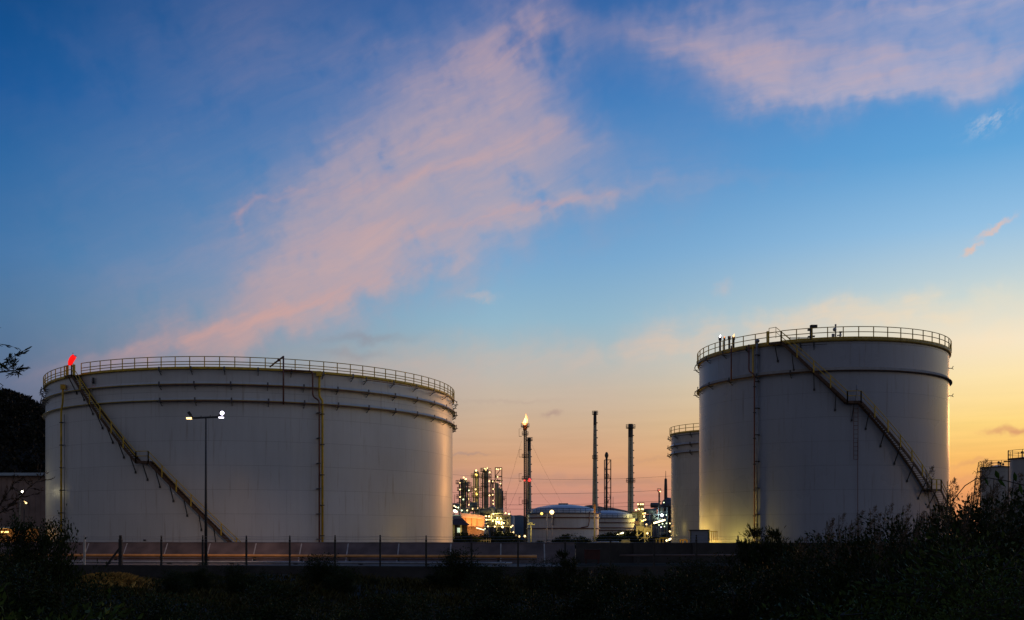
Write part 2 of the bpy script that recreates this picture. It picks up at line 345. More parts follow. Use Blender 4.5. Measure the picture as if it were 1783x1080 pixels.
# ------------------------------------------------------------------ tanks
class Tank:
    def __init__(s, name, label, cat, xl, xr, d, H, z0=0.0, ytop=None, shell=None, rail=None, group=None, n=160):
        al, ar = math.atan((xl-CX)/F), math.atan((xr-CX)/F); h = (ar-al)/2; cen = (ar+al)/2
        s.d = d; s.R = d*math.sin(h); s.c = Vector((d*math.sin(cen), d*math.cos(cen), z0)); s.H = H; s.amax = math.acos(s.R/d)
        s.uf = Vector((-math.sin(cen), -math.cos(cen), 0)); s.ur = Vector((math.cos(cen), -math.sin(cen), 0))
        if ytop is not None:   # height from the top edge's highest pixel row
            dn = (s.c + s.uf*s.R).y; s.H = EYE + (HY-ytop)/F*dn - z0
        s.root = thing(name, label, cat, s.c, group)
        m = MB(); H = s.H; m.lathe(s.c, [(s.R, 0), (s.R, H)], n)
        s.shell = m.build('shell', shell, s.root)
    def p(s, a, z, off=0.0):
        r = s.R + off; return s.c + s.uf*(r*math.cos(a)) + s.ur*(r*math.sin(a)) + Vector((0, 0, z))
    def px(s, a, off=0):
        q = s.p(a, 0, off); return CX + F*q.x/q.y
    def ang(s, px, off=0.0):
        lo, hi = -math.acos((s.R+off)/s.d), math.acos((s.R+off)/s.d)
        for _ in range(50):
            mid_ = (lo+hi)/2
            if s.px(mid_, off) < px: lo = mid_
            else: hi = mid_
        return (lo+hi)/2
    def z(s, a, py, off=0.0):
        return EYE + (HY-py)/F*s.p(a, 0, off).y - s.c.z
    def ztop_row(s, py, off=0.0):     # height whose highest row in the photo is py
        return EYE + (HY-py)/F*(s.c + s.uf*(s.R+off)).y - s.c.z
    def arc(s, a0, a1, z, off, step=.02):
        k = max(2, int(abs(a1-a0)/step)+1); return [s.p(a0+(a1-a0)*i/k, z, off) for i in range(k+1)]
    def band(s, name, prof, mt_, a0=None, a1=None, n=160):
        """revolved section prof [(offset, z)], whole ring or arc"""
        m = MB()
        if a0 is None: m.lathe(s.c, [(s.R+o, z) for o, z in prof], n)
        else:
            k = max(2, int((a1-a0)/.02)); vs = []
            for (o, z) in prof: vs += [s.p(a0+(a1-a0)*i/k, z, o) for i in range(k+1)]
            m.add(vs, [(i*(k+1)+j, i*(k+1)+j+1, (i+1)*(k+1)+j+1, (i+1)*(k+1)+j) for i in range(len(prof)-1) for j in range(k)], True)
        return m.build(name, mt_, s.root)
    def railing(s, spans, z, rows, off, pitch, mt_, r=.028, toe=True):
        m = MB()
        for a0, a1 in spans:
            for h in rows: m.tube(s.arc(a0, a1, z+h, off), r, 5)
            if toe: 
                pts = s.arc(a0, a1, z, off); pts2 = s.arc(a0, a1, z+.12, off)
                m.add(pts+pts2, [(i, i+1, len(pts)+i+1, len(pts)+i) for i in range(len(pts)-1)])
        rl = m.build('railing', mt_, s.root)
        pm = MB().tube([(0, 0, 0), (0, 0, rows[0])], r*1.25, 5).mesh('post', mt_)
        for a0, a1 in spans:
            k = max(1, round(abs(a1-a0)*s.R/pitch))
            for i in range(k+1): place('post', pm, rl, s.p(a0+(a1-a0)*i/k, z, off) - s.c)
        return rl
    def ring_pipe(s, a0, a1, z, off, r, mt_, pitch, boff=0.0, bm=None, name='spray_pipe'):
        rp = MB().tube(s.arc(a0, a1, z, off), r, 6).build(name, mt_, s.root)
        k = max(1, round(abs(a1-a0)*s.R/pitch)); me = None
        for i in range(k+1):
            a = a0+(a1-a0)*(i+boff)/k
            if a > a1: break
            if me is None:
                # bracket in a frame: x outward, z up
                mb = MB(); mb.box((off/2+.05, 0, -r-.06), (off+.25, .07, .07)); mb.bar((0, 0, -.42), (off*.85, 0, -r-.08), .06); mb.box((off, 0, .12), (.05, .16, .42)); mb.box((off-.02, 0, .30), (.10, .05, .12))
                me = mb.mesh('bracket', bm or m_steel)
            d = (s.p(a, 0, 1) - s.p(a, 0, 0)); place('bracket', me, rp, s.p(a, z, 0) - s.c, math.atan2(d.y, d.x))
        return rp
    def down_pipe(s, pts, r, mt_, name, clamps=0, off=.32):
        """pts: photo points (px, py) -> pipe on the wall"""
        q = []
        for (x, y) in pts:
            a = s.ang(x, off); q.append(s.p(a, s.z(a, y, off), off))
        m = MB(); 
        # rounded corners
        rr = []
        for i, v in enumerate(q):
            if 0 < i < len(q)-1:
                a_, b_ = q[i-1], q[i+1]; e = min(.35, (v-a_).length*.4, (b_-v).length*.4)
                p0 = v+(a_-v).normalized()*e; p1 = v+(b_-v).normalized()*e
                rr += [p0, (p0+p1)*.25+v*.5, p1]
            else: rr.append(v)
        m.tube(rr, r, 8); ob = m.build(name, mt_, s.root)
        if clamps:
            x = pts[-1][0]; a = s.ang(x, off); za = q[-2].z-.5; zb = q[-1].z
            cm = MB().box((off/2, 0, 0), (off+2.6*r, 2.8*r, .09)).mesh('clamp', m_dark)
            d = s.uf*math.cos(a)+s.ur*math.sin(a)
            for i in range(clamps):
                zz = za+(zb-za)*(i+.3)/clamps; place('clamp', cm, ob, s.p(a, zz, 0)-s.c, math.atan2(d.y, d.x))
        return ob
    def stair(s, path, mt_, mrail, platforms=(), ri=.14, ro=1.0, rise=.21, strut_pitch=2.2, post_pitch=2.0, rail_rows=(1.0, .52)):
        """path: list of (angle, z); level stretches are landings"""
        st = thing('stairway', None, None); st.parent = s.root; st.empty_display_size = .2
        sg = MB(); hr = MB()
        V = lambda a, z, o: s.p(a, z, o)
        for (a0, z0), (a1, z1) in zip(path[:-1], path[1:]):
            tr = MB(); ld = MB(); level = abs(z1-z0) < .05; ln = math.hypot((a1-a0)*(s.R+.5), z1-z0)
            k = max(2, int(ln/.6))
            for o in (ri, ro):     # stringers
                for i in range(k):
                    t0, t1 = i/k, (i+1)/k
                    sg.bar(V(a0+(a1-a0)*t0, z0+(z1-z0)*t0-.1, o), V(a0+(a1-a0)*t1, z0+(z1-z0)*t1-.1, o), .05, .26)
            for h in rail_rows:
                hr.tube([V(a0+(a1-a0)*i/k, z0+(z1-z0)*i/k+h, ro+.02) for i in range(k+1)], .04, 5)
            if level:
                n_ = max(2, int(abs(a1-a0)/.02)+1)
                vs = [V(a0+(a1-a0)*i/n_, z0+dz, o) for dz in (-.05, .03) for o in (ri, ro) for i in range(n_+1)]; q = n_+1
                fs = []
                for i in range(n_):
                    fs += [(i, i+1, q+i+1, q+i), (2*q+i, 3*q+i, 3*q+i+1, 2*q+i+1), (q+i, q+i+1, 3*q+i+1, 3*q+i), (i, 2*q+i, 2*q+i+1, i+1)]
                ld.add(vs, fs)
                pp = .95
            else:
                ns = max(2, int(abs(z1-z0)/rise))
                for i in range(ns):
                    t = (i+.5)/ns; a = a0+(a1-a0)*t; d = s.uf*math.cos(a)+s.ur*math.sin(a); tt = Vector((-d.y, d.x, 0))
                    tr.box(V(a, z0+(z1-z0)*t, (ri+ro)/2), (ro-ri, .25, .035), ax=(d, tt, Vector((0, 0, 1))))
                pp = post_pitch
            kp = max(1, round(ln/pp))
            for i in range(kp+1):
                t = i/kp; hr.bar(V(a0+(a1-a0)*t, z0+(z1-z0)*t-.2, ro+.02), V(a0+(a1-a0)*t, z0+(z1-z0)*t+rail_rows[0], ro+.02), .10)
            if tr.f: tr.build('treads', m_rust, st)
            if ld.f: ld.build('landing', m_rust, st)
        sg.build('stringer', mt_, st); hr.build('handrail', mrail, st)
        tot = 0
        for (a0, z0), (a1, z1) in zip(path[:-1], path[1:]):
            ln = math.hypot((a1-a0)*(s.R+.5), z1-z0); k = max(1, round(ln/strut_pitch)) if ln > 1.9 else 1
            for i in range(k):
                t = (i+.5)/k; a = a0+(a1-a0)*t; z = z0+(z1-z0)*t
                if z < 1.9: continue
                b = MB(); b.bar(V(a, z-.2, ro-.05), V(a, z-1.75, .04), .075); b.box(V(a, z-1.8, .04), (.16, .16, .22)); b.build('strut', m_dark, st)
        return st
# ------------------------------------------------------------------ left tank
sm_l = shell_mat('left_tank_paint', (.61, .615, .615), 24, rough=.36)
T1 = Tank('storage_tank', 'widest white storage tank, with zigzag landing stair, three pipe rings and yellow railings', 'storage tank', 79, 788, 131, 0, ytop=643, shell=sm_l)
H1 = T1.H
T1.band('roof', [(0.02, H1-.02), (-T1.R*.5, H1+.5), (-T1.R+.01, H1+.9)], m_galv)
T1.band('top_curb', [(0.01, H1-.12), (.22, H1-.12), (.22, H1+.0), (-.1, H1+.02)], m_yel)
g1, g2 = T1.ztop_row(671), T1.ztop_row(699)
for g in (g1, g2):
    T1.band('wind_girder', [(0, g+.30), (.10, g+.14), (.30, g+.04), (.31, g-.04), (0, g-.03)], sm_l)
    T1.band('girder_lip', [(.315, g+.045), (.36, g+.045), (.36, g-.06), (.315, g-.06)], m_yel_far)
A1 = T1.amax
T1.railing([(-A1-.12, T1.ang(117, .2)), (T1.ang(141.5, .2), A1+.12)], H1, (1.12, .62, .34), .2, 1.47, m_yel, r=.042)
sp = T1.ang(281)
T1.ring_pipe(sp, T1.ang(611), T1.ztop_row(647), .5, .035, m_steel, 3.5)
T1.ring_pipe(T1.ang(633), A1+.28, T1.ztop_row(650), .55, .04, m_brown, 3.5)
T1.ring_pipe(sp, A1+.28, g1-.1, .5, .05, m_brown, 3.5)
T1.ring_pipe(sp+.004, A1+.28, g2-.1, .5, .05, m_brown, 3.55)
T1.ring_pipe(-A1-.2, T1.ang(84), g1-.1, .5, .05, m_dark, 1.6)
T1.ring_pipe(-A1-.2, T1.ang(84), H1-.5, .5, .05, m_dark, 1.6)
# stair
ap = lambda x, o=.6: T1.ang(x, o)
aT0, aT1 = ap(119), ap(131); aP0, aP1 = ap(241), ap(262); zP = T1.z(aP0, 804, .6); aB = ap(408)
slope = (H1-.1 - zP)/(aP0-aT1)
aEnd = aP1 + (zP-.15)/slope*1.0
zB = T1.z(ap(403), 945, .6); aEnd = aP1 + (ap(403)-aP1)*(zP-.05)/(zP-zB)
T1.stair([(aT0, H1-.1), (aT1, H1-.1), (aP0, zP), (aP1, zP), (aEnd, .05)], m_rust, m_yel)
b = MB()
for x in (118, 129.5):
    a = T1.ang(x, .9); b.box(T1.p(a, H1+.35, .95), (.26, .26, 1.1), rz=.3)
b.build('gate_post', m_yel, T1.root)
# little white pipe stub beside the stair head
T1.down_pipe([(158.5, 656), (158.5, 681)], .07, m_white, 'vent_pipe', 0, .2); T1.down_pipe([(162.5, 658), (162.5, 668)], .12, m_dark, 'junction_box', 0, .2)
# vertical pipes
T1.down_pipe([(109.5, 673), (109.5, 700), (106.5, 716), (106.5, 960)], .11, m_yel, 'foam_pipe', 6, .35)
T1.down_pipe([(112, 722), (112, 960)], .05, m_galv, 'cable_conduit', 0, .2)
T1.down_pipe([(556, 647), (556, 691), (561.5, 697), (561.5, 970)], .12, m_yel, 'foam_pipe', 5, .35)
T1.down_pipe([(494, 645), (541, 646.5), (544.5, 650), (544.5, 691), (556, 697), (556, 970)], .085, m_brown, 'water_pipe', 6, .62)
a = T1.ang(555.5, .4); MB().box(T1.p(a, T1.z(a, 651, .4), .4), (.5, .5, .5), rz=.1).build('foam_chamber', m_yel, T1.root)
a = T1.ang(109.5, .35); MB().box(T1.p(a, T1.z(a, 674, .35), .35), (.5, .5, .5), rz=.5).build('foam_chamber', m_yel, T1.root)
q1 = T1.ang(493.5, .62); q0 = T1.ang(470, -.6)
b = MB(); zt = T1.z(q1, 620, .62)
b.tube([T1.p(q1, g2-.3, .62), T1.p(q1, zt, .62)], .085, 8); b.tube([T1.p(q1, zt-.05, .62), T1.p(q0, T1.z(q0, 639, -.6), -.6)], .085, 8)
for (tt, rr_) in ((.35, .16), (.6, .13)):
    v = T1.p(q1, zt-.05, .62).lerp(T1.p(q0, T1.z(q0, 639, -.6), -.6), tt); b.ball(v, rr_, 8)
b.build('riser_pipe', m_brown, T1.root)
a = T1.ang(252, .05); MB().box(T1.p(a, T1.z(a, 940.5, .05), .08), (.24, .1, .16), rz=-.25).build('manhole_box', m_dark, T1.root)
# ------------------------------------------------------------------ windsock on the left tank
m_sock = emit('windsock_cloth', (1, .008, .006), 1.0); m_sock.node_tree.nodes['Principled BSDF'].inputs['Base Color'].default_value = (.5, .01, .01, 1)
ws = T1.p(T1.ang(127, .9), H1, .9)
wr = thing('windsock', 'red windsock hanging from a thin pole at the head of the stair', 'windsock', ws)
top = P(128, 617, ws.y)
MB().tube([ws+Vector((0, 0, -.1)), Vector((ws.x, ws.y, top.z+.15))], .03, 6).build('pole', m_galv, wr)
b = MB(); pts = [P(130, 620, ws.y), P(127.5, 622.5, ws.y), P(124.8, 626.5, ws.y), P(122.8, 631, ws.y), P(121, 636.5, ws.y)]
b.tube(pts, [.24, .28, .28, .26, .16], 12); o = b.build('sock', m_sock, wr)
b = MB(); b.lathe(pts[0]+Vector((0, 0, .0)), [(.19, -.03), (.21, 0), (.19, .03)], 12); b.build('hoop', m_galv, wr)
# ------------------------------------------------------------------ right tank
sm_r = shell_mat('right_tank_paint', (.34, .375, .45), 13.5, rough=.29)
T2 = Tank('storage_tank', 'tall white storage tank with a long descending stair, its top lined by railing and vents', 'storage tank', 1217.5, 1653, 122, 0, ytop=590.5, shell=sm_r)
H2 = T2.H; A2 = T2.amax
T2.band('roof', [(0.02, H2-.02), (-T2.R*.5, H2+.35), (-T2.R+.01, H2+.6)], m_galv)
T2.band('top_curb', [(0.01, H2-.30), (.2, H2-.28), (.2, H2+.0), (-.1, H2+.02)], m_yel_far)
g = T2.ztop_row(646.5)
T2.band('wind_girder', [(0, g+.34), (.08, g+.18), (.26, g+.05), (.27, g-.04), (0, g-.03)], mat('girder_paint', (.34, .32, .30), .8, spec=.1))
T2.band('girder_lip', [(.275, g+.03), (.31, g+.03), (.31, g-.07), (.275, g-.07)], m_rust)
ra, rb = T2.ang(1338, .2), T2.ang(1361, .2)
T2.railing([(-A2-.12, ra), (rb, A2+.14)], H2, (1.1, .58), .2, 1.45, m_yel, r=.042)
T2.ring_pipe(-A2-.3, T2.ang(1305), H2-.42, .5, .05, m_dark, 3.6, bm=m_dark)
T2.ring_pipe(-A2-.3, T2.ang(1440), g-.14, .5, .05, m_rust, 3.6, bm=m_dark)
T2.ring_pipe(T2.ang(1395), T2.ang(1440), H2-.62, .4, .03, m_dark, 1.6, bm=m_dark)
for yy in (641, 689):
    b = MB(); a = A2+.02; z = T2.z(A2, yy); q = T2.p(a, z, 0); d = (T2.p(a, z, 1)-q)
    b.tube([q, q+d*.28, q+d*.4+Vector((0, 0, .22))], .045, 6); b.tube([q+d*.2, q+d*.42+Vector((0, 0, -.12))], .035, 6); b.build('spray_nozzle', m_dark, T2.root)
ap = lambda x, o=.6: T2.ang(x, o)
aT0, aT1 = ap(1340), ap(1362); aP0, aP1 = ap(1474), ap(1497); zP = T2.z(aP0, 699.5, .6)
aQ0, aQ1 = ap(1616), ap(1632); zQ = T2.z(aQ0, 852, .6); 
aE = aQ1 + .30
T2.stair([(aT0, H2-.12), (aT1, H2-.12), (aP0, zP), (aP1, zP), (aQ0, zQ), (aQ1, zQ), (aE, max(.05, zQ-(aE-aQ1)*T2.R*1.1))], m_rust, m_yel, strut_pitch=2.6)
a = T2.ang(1337, .4); MB().box(T2.p(a, H2+.5, .4), (.26, .26, 1.35)).build('gate_post', m_yel, T2.root)
# upper hand rail over the stair head
b = MB(); pr = [T2.p(T2.ang(x, 1.0), T2.z(T2.ang(x, 1.0), y, 1.0), 1.0) for x, y in ((1339, 572), (1351, 570), (1362, 579), (1376, 590))]
b.tube(pr, .03, 5); b.tube([v-Vector((0, 0, .5)) for v in pr], .026, 5)
for v in pr[:2]: b.tube([v, v-Vector((0, 0, 1.1))], .03, 5)
b.build('stair_head_rail', m_yel, T2.root)
T2.down_pipe([(1273.3, 602), (1273.3, 662)], .075, m_brown, 'water_pipe', 0, .55)
T2.down_pipe([(1304, 600), (1304, 647.5), (1313.5, 651.5), (1313.5, 975)], .075, m_brown, 'water_pipe', 7, .55)
T2.down_pipe([(1311, 601), (1311, 650), (1311.5, 657)], .08, m_yel, 'foam_pipe', 0, .4)
T2.down_pipe([(1318, 596), (1318, 975)], .12, m_galv, 'overflow_pipe', 8, .3)
a = T2.ang(1318.5, .3); MB().ball(T2.p(a, T2.z(a, 594, .3), .3), .26, 12, (1, 1, .8)).build('pipe_cap', m_galv, T2.root)
# caged ladder below the landing and thin conductor beyond
lad = MB(); a0, a1 = T2.ang(1486.5, .5), T2.ang(1494, .5); zt, zb = T2.z(a0, 708, .5), T2.z(a0, 800, .5)
for a in (a0, a1): lad.tube([T2.p(a, zt, .5), T2.p(a, zb, .5)], .03, 5)
k = int((zt-zb)/.42)
for i in range(k+1): lad.tube([T2.p(a0, zb+i*.42, .5), T2.p(a1, zb+i*.42, .5)], .022, 4)
lad.build('ladder', m_brown, T2.root)
a = T2.ang(1493.5, .2); MB().tube([T2.p(a, zb+2, .2), T2.p(a, .2, .2)], .03, 5).build('earthing_cable', m_brown, T2.root)
b = MB(); a = T2.ang(1492, 1.0); zz = T2.z(a, 699, 1.0)
b.tube([T2.p(a, zz, 1), T2.p(a, zz+1.6, 1)], .07, 6); b.tube([T2.p(a, zz+1.5, 1), T2.p(a, zz+2.1, 1)], .02, 5); b.box(T2.p(a, zz+.3, 1), (.22, .22, .5)); b.ball(T2.p(a, zz+1.2, 1), .13, 8)
b.build('lightning_rod', m_galv, T2.root)
# rim fittings
b = MB(); a = T2.ang(1412.5, .1); q = T2.p(a, H2, .1)
b.box(q+Vector((0, 0, .7)), (.24, .24, 1.45)); b.box(q+Vector((.28, 0, 1.32)), (.62, .3, .26)); b.box(q+Vector((-.2, 0, .95)), (.3, .25, .18)); b.box(q+Vector((-.15, 0, .25)), (.34, .25, .16)); b.box(q+Vector((.2, 0, .3)), (.3, .22, .14))
b.build('gauge_head', m_dark, T2.root)
b = MB(); a = T2.ang(1455, -.6); q = T2.p(a, H2, -.6)
b.tube([q, q+Vector((0, 0, 1.45))], .07, 8); b.ball(q+Vector((-.1, 0, 1.0)), .2, 10); b.ball(q+Vector((0, 0, 1.45)), .11, 8); b.box(q+Vector((-.25, 0, .42)), (.25, .2, .3)); b.tube([q+Vector((.45, 0, 0)), q+Vector((.48, 0, .7))], .09, 8); b.tube([q+Vector((.15, 0, .4)), q+Vector((.6, 0, .45))], .06, 6); b.box(q+Vector((.5, 0, .75)), (.3, .2, .12))
b.build('breather_valve', m_galv, T2.root)
b = MB(); a = T2.ang(1391, -.8); q = T2.p(a, H2, -.8)
for i in range(4): b.bar(q+Vector((-.95, 0, .12+i*.1)), q+Vector((.95, 0, .16+i*.1)), .05)
for dx in (-.9, 0, .9): b.bar(q+Vector((dx, 0, 0)), q+Vector((dx, 0, .5)), .05)
b.build('roof_ladder', m_galv, T2.root)
# ------------------------------------------------------------------ tank behind the right one
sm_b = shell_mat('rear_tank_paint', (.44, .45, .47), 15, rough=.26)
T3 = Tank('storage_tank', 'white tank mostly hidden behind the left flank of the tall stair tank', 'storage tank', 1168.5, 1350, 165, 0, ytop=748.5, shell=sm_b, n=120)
H3 = T3.H; A3 = T3.amax
T3.band('roof', [(0.02, H3-.02), (-T3.R+.01, H3+.5)], m_galv)
T3.band('top_curb', [(0.01, H3-.12), (.2, H3-.12), (.2, H3+.0), (-.1, H3+.02)], m_yel_far)
T3.railing([(-A3-.12, T3.ang(1240))], H3, (1.1, .58), .2, 1.45, m_yel, r=.042)
for yy in (772, 786):
    g = T3.ztop_row(yy-2)
    T3.band('wind_girder', [(0, g+.25), (.26, g+.04), (.27, g-.04), (0, g-.03)], sm_b)
    T3.ring_pipe(-A3-.3, T3.ang(1240), g-.14, .55, .07, m_rust, 3.4, bm=m_dark)
T3.ring_pipe(-A3-.3, T3.ang(1240), H3-.5, .5, .06, m_dark, 3.4, bm=m_dark)
# ------------------------------------------------------------------ two small tanks at the right edge
sm_s = shell_mat('small_tank_paint', (.36, .36, .36), 4, rough=.4)
def small_tank(xl, xr, d, yt, label, pitch, rh):
    t = Tank('storage_tank', label, 'storage tank', xl, xr, d, 0, ytop=yt, shell=sm_s, n=64)
    t.band('roof', [(.05, t.H-.02), (-t.R+.01, t.H+.35)], m_galv); t.band('top_curb', [(0.01, t.H-.15), (.25, t.H-.15), (.25, t.H), (-.1, t.H+.02)], m_rust)
    t.railing([(-math.pi, math.pi-.12)], t.H, (rh, rh*.5), .2, pitch, m_yel_far, r=.035, toe=False)
    return t
T4 = small_tank(1708, 1766, 215, 812, 'small grey tank with ringed railing, left of the pair at the right edge', 1.6, 1.1)
T5 = small_tank(1757.5, 1830, 170, 796, 'small grey tank cut by the right edge of the view, higher of the pair', 1.5, 1.15)
b = MB(); a = T4.ang(1708, .4); b.tube([T4.p(a, T4.H-.2, .5), T4.p(a, .2, .5)], .09, 6); b.box(T4.p(a, T4.H-.9, .5), (1.0, .3, .2)); b.build('water_pipe', m_rust, T4.root)
b = MB(); a = T5.ang(1758, .5); b.tube([T5.p(a, T5.H+1.15, .7), T5.p(a, .2, .7)], .07, 6); b.box(T5.p(a, T5.H-.5, .9), (.9, .3, .16)); b.build('water_pipe', m_rust, T5.root)
for t, xs in ((T4, (1740, 1745, 1752)), (T5, (1772, 1780))):
    b = MB()
    for i, x in enumerate(xs):
        q = t.p(t.ang(x), t.H, -1.0); b.tube([q, q+Vector((0, 0, .8-.2*i))], .1, 6); b.ball(q+Vector((0, 0, .8-.2*i)), .22, 8)
    b.build('breather_valve', m_dark, t.root)
# ------------------------------------------------------------------ two domed tanks far behind
sm_d = shell_mat('domed_tank_paint', (.62, .60, .58), 9.6, rough=.45)
m_dome = mat('dome_panels', (.50, .56, .64), .4, metal=.2, var=.1, scale=1)
m_blue = mat('blue_grey_steel', (.08, .10, .16), .5, var=.2)
def domed(xl, xr, d, yt, ydome, label, rings):
    t = Tank('domed_tank', label, 'storage tank', xl, xr, d, 0, ytop=yt, shell=sm_d, n=96)
    hd = (yt-ydome)/F*d + t.R*.02; prof = [(0, t.H)] + [(-t.R*(1-math.cos(i/10*math.pi/2)), t.H+hd*math.sin(i/10*math.pi/2)) for i in range(1, 11)]
    prof = [(o if o > -t.R+.02 else -t.R+.02, z) for o, z in prof]
    t.band('dome', [(-.8, t.H)] + [(min(o, -.8)-.0, z) for o, z in prof[2:]], m_dome)
    t.band('walkway', [(0, t.H-.08), (.5, t.H-.08), (.5, t.H+.05), (-.9, t.H+.05)], m_blue)
    t.railing([(-math.pi+.01, math.pi-.01)], t.H, (1.25, .7), .45, 1.5, m_blue, r=.05, toe=True)
    for y in rings:
        g = t.ztop_row(y); t.band('pipe_ring', [(.05, g+.12), (.3, g+.12), (.3, g-.12), (.05, g-.12)], m_brown)
    return t
T6 = domed(919, 1042.5, 280, 893.5, 878.5, 'domed storage tank beside the flare stack, with a looping pipe', (901, 920))
T7 = domed(1008, 1106, 320, 902, 889, 'domed storage tank under the second chimney, behind the larger dome', (910, 919, 923.5))
T6.down_pipe([(1026, 891), (1026, 908), (1024, 917), (1012, 919)], .14, m_brown, 'water_pipe', 0, .5)
T6.down_pipe([(963, 893), (963, 915)], .12, m_brown, 'water_pipe', 0, .5)
b = MB(); q = T6.p(0, T6.H, -T6.R+.4)
b.box(q+Vector((0, 0, 2.6)), (2.6, 1.2, .5)); b.build('dome_vent', m_galv, T6.root)
# ------------------------------------------------------------------ ground
FX = [-60, -32.7, -6.2, .5, 22, 60]; FY = [82, 79, 75, 74.2, 77.5, 84]     # line of the wire fence
def fline(x): return float(np.interp(x, FX, FY))
def gz(x, y):
    """ground height in front of the fence"""
    d = max(y, 0.0); base = np.interp(d, [0, 5, 14, 30, 50, 74], [1.0, .7, -.35, -.75, -.6, -.42])
    m = .22*math.sin(x*.33+1.3)*math.sin(y*.27+.4) + .14*math.sin(x*.9+y*.31)*math.sin(y*.7) + .06*math.sin(x*2.1+.5)*math.sin(y*1.9)
    right = max(0, min(1, (x/max(y, 3)-.28)/.2))*np.interp(d, [0, 10, 30, 60, 74], [.6, 1.2, 1.0, .3, 0])
    return base + m*min(1, d/20) + right
xs = np.concatenate([[-6000, -2500, -1000, -400, -200, -120], np.arange(-80, 80.1, 1.25), [120, 200, 400, 1000, 2500, 6000]])
ts = np.concatenate([np.linspace(-.8, .999, 90)])
rows = []; 
for t in ts: rows.append([(x, t*fline(x), gz(x, t*fline(x)) if abs(x) < 100 else -.4) for x in xs])
for v, z in ((.02, -.45), (.1, .42), (11.0, .42), (12.5, .3), (16, .0), (60, 0), (200, 0), (600, 0), (2000, 0), (8000, 0)):
    rows.append([(x, fline(x)+v, z) for x in xs])
V = np.array(rows).reshape(-1, 3); nx = len(xs); ny = len(rows)
I = np.arange(nx*ny).reshape(ny, nx); Fq = np.stack([I[:-1, :-1], I[:-1, 1:], I[1:, 1:], I[1:, :-1]], -1).reshape(-1, 4)
m_ground = mat('earth', (.022, .020, .012), .95, var=.5, scale=.35, bump=.5, bscale=3)
tag(place('ground', npmesh('ground', V, Fq, m_ground, True)), kind='structure')
# paved strip behind the fence
m_pave = mat('paving', (.13, .11, .10), .9, var=.3, scale=.5, bump=.2)
def strip(name, o0, o1, z, mt_, x0=-75, x1=75):
    xx = np.arange(x0, x1+.1, 2.5); a = [(x, fline(x)+o0, z) for x in xx]; b_ = [(x, fline(x)+o1, z) for x in xx]; k = len(xx)
    return MB().add(a+b_, [(i, i+1, k+i+1, k+i) for i in range(k-1)]).build(name, mt_)
tag(strip('path', .35, 9.6, .426, m_pave, -75, 6), kind='structure')
# ------------------------------------------------------------------ low dark retaining wall under the fence
def wall_line(name, off, z0, z1, th, mt_, x0, x1, parent=None, step=2.5):
    m = MB(); xx = list(np.arange(x0, x1+.01, step))
    for a, b_ in zip(xx[:-1], xx[1:]):
        p, q = Vector((a, fline(a)+off, 0)), Vector((b_, fline(b_)+off, 0)); n = (q-p).normalized(); n = Vector((n.y, -n.x, 0))*th
        vs = [p+Vector((0, 0, z0)), q+Vector((0, 0, z0)), q+Vector((0, 0, z1)), p+Vector((0, 0, z1)), p-n+Vector((0, 0, z1)), q-n+Vector((0, 0, z1))]
        m.add(vs, [(0, 1, 2, 3), (3, 2, 5, 4)])
    return m.build(name, mt_, parent)
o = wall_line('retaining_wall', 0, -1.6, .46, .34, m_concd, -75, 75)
tag(o, 'low dark concrete retaining wall along the foot of the wire fence', 'wall')
# ------------------------------------------------------------------ sloped concrete bund in front of the tanks
BO = 11.6                                   # distance of the bund's toe behind the fence
br = thing('bund_wall', 'long sloping concrete bund wall with pale diagonal joints, in front of the tanks', 'wall', (0, 86, .42))
def bund_pt(x, t, n=0.0):                  # t: 0 toe .. 1 crest, n: height off the face
    f = fline(x)+BO; return Vector((x, f+1.5*t-n*.7, .40+1.64*t+n*.7))
x0b, x1b = PX(60, 86)-14, PX(1003, 86)
xx = list(np.arange(x0b, x1b, 2.0))+[x1b]; k = len(xx)
m = MB(); m.add([bund_pt(x, 0) for x in xx]+[bund_pt(x, 1) for x in xx]+[bund_pt(x, 1)+Vector((0, .45, 0)) for x in xx]+[bund_pt(x, 0)+Vector((0, 4.2, -.4)) for x in xx],
  [(i, i+1, k+i+1, k+i) for i in range(k-1)]+[(k+i, k+i+1, 2*k+i+1, 2*k+i) for i in range(k-1)]+[(2*k+i, 2*k+i+1, 3*k+i+1, 3*k+i) for i in range(k-1)])
m.build('slab_face', m_conc, br)
m_joint = mat('pale_joint_mortar', (.42, .40, .38), .9, var=.2)
for px_ in (40, 107, 181, 259, 341, 428, 513, 599, 691, 784, 872, 948):
    x = PX(px_, 87); f = lambda t, d: bund_pt(x+d, t, .012)
    MB().add([f(.02, -.05), f(.02, .05), f(.99, .05), f(.99, -.05)], [(0, 1, 2, 3)]).build('joint', m_joint, br)
m = MB()
for a, b_ in zip(xx[:-1], xx[1:]): m.bar(bund_pt(a, 1)+Vector((0, .12, .03)), bund_pt(b_, 1)+Vector((0, .12, .03)), .24, .1)
m.build('crest_kerb', m_conc, br)
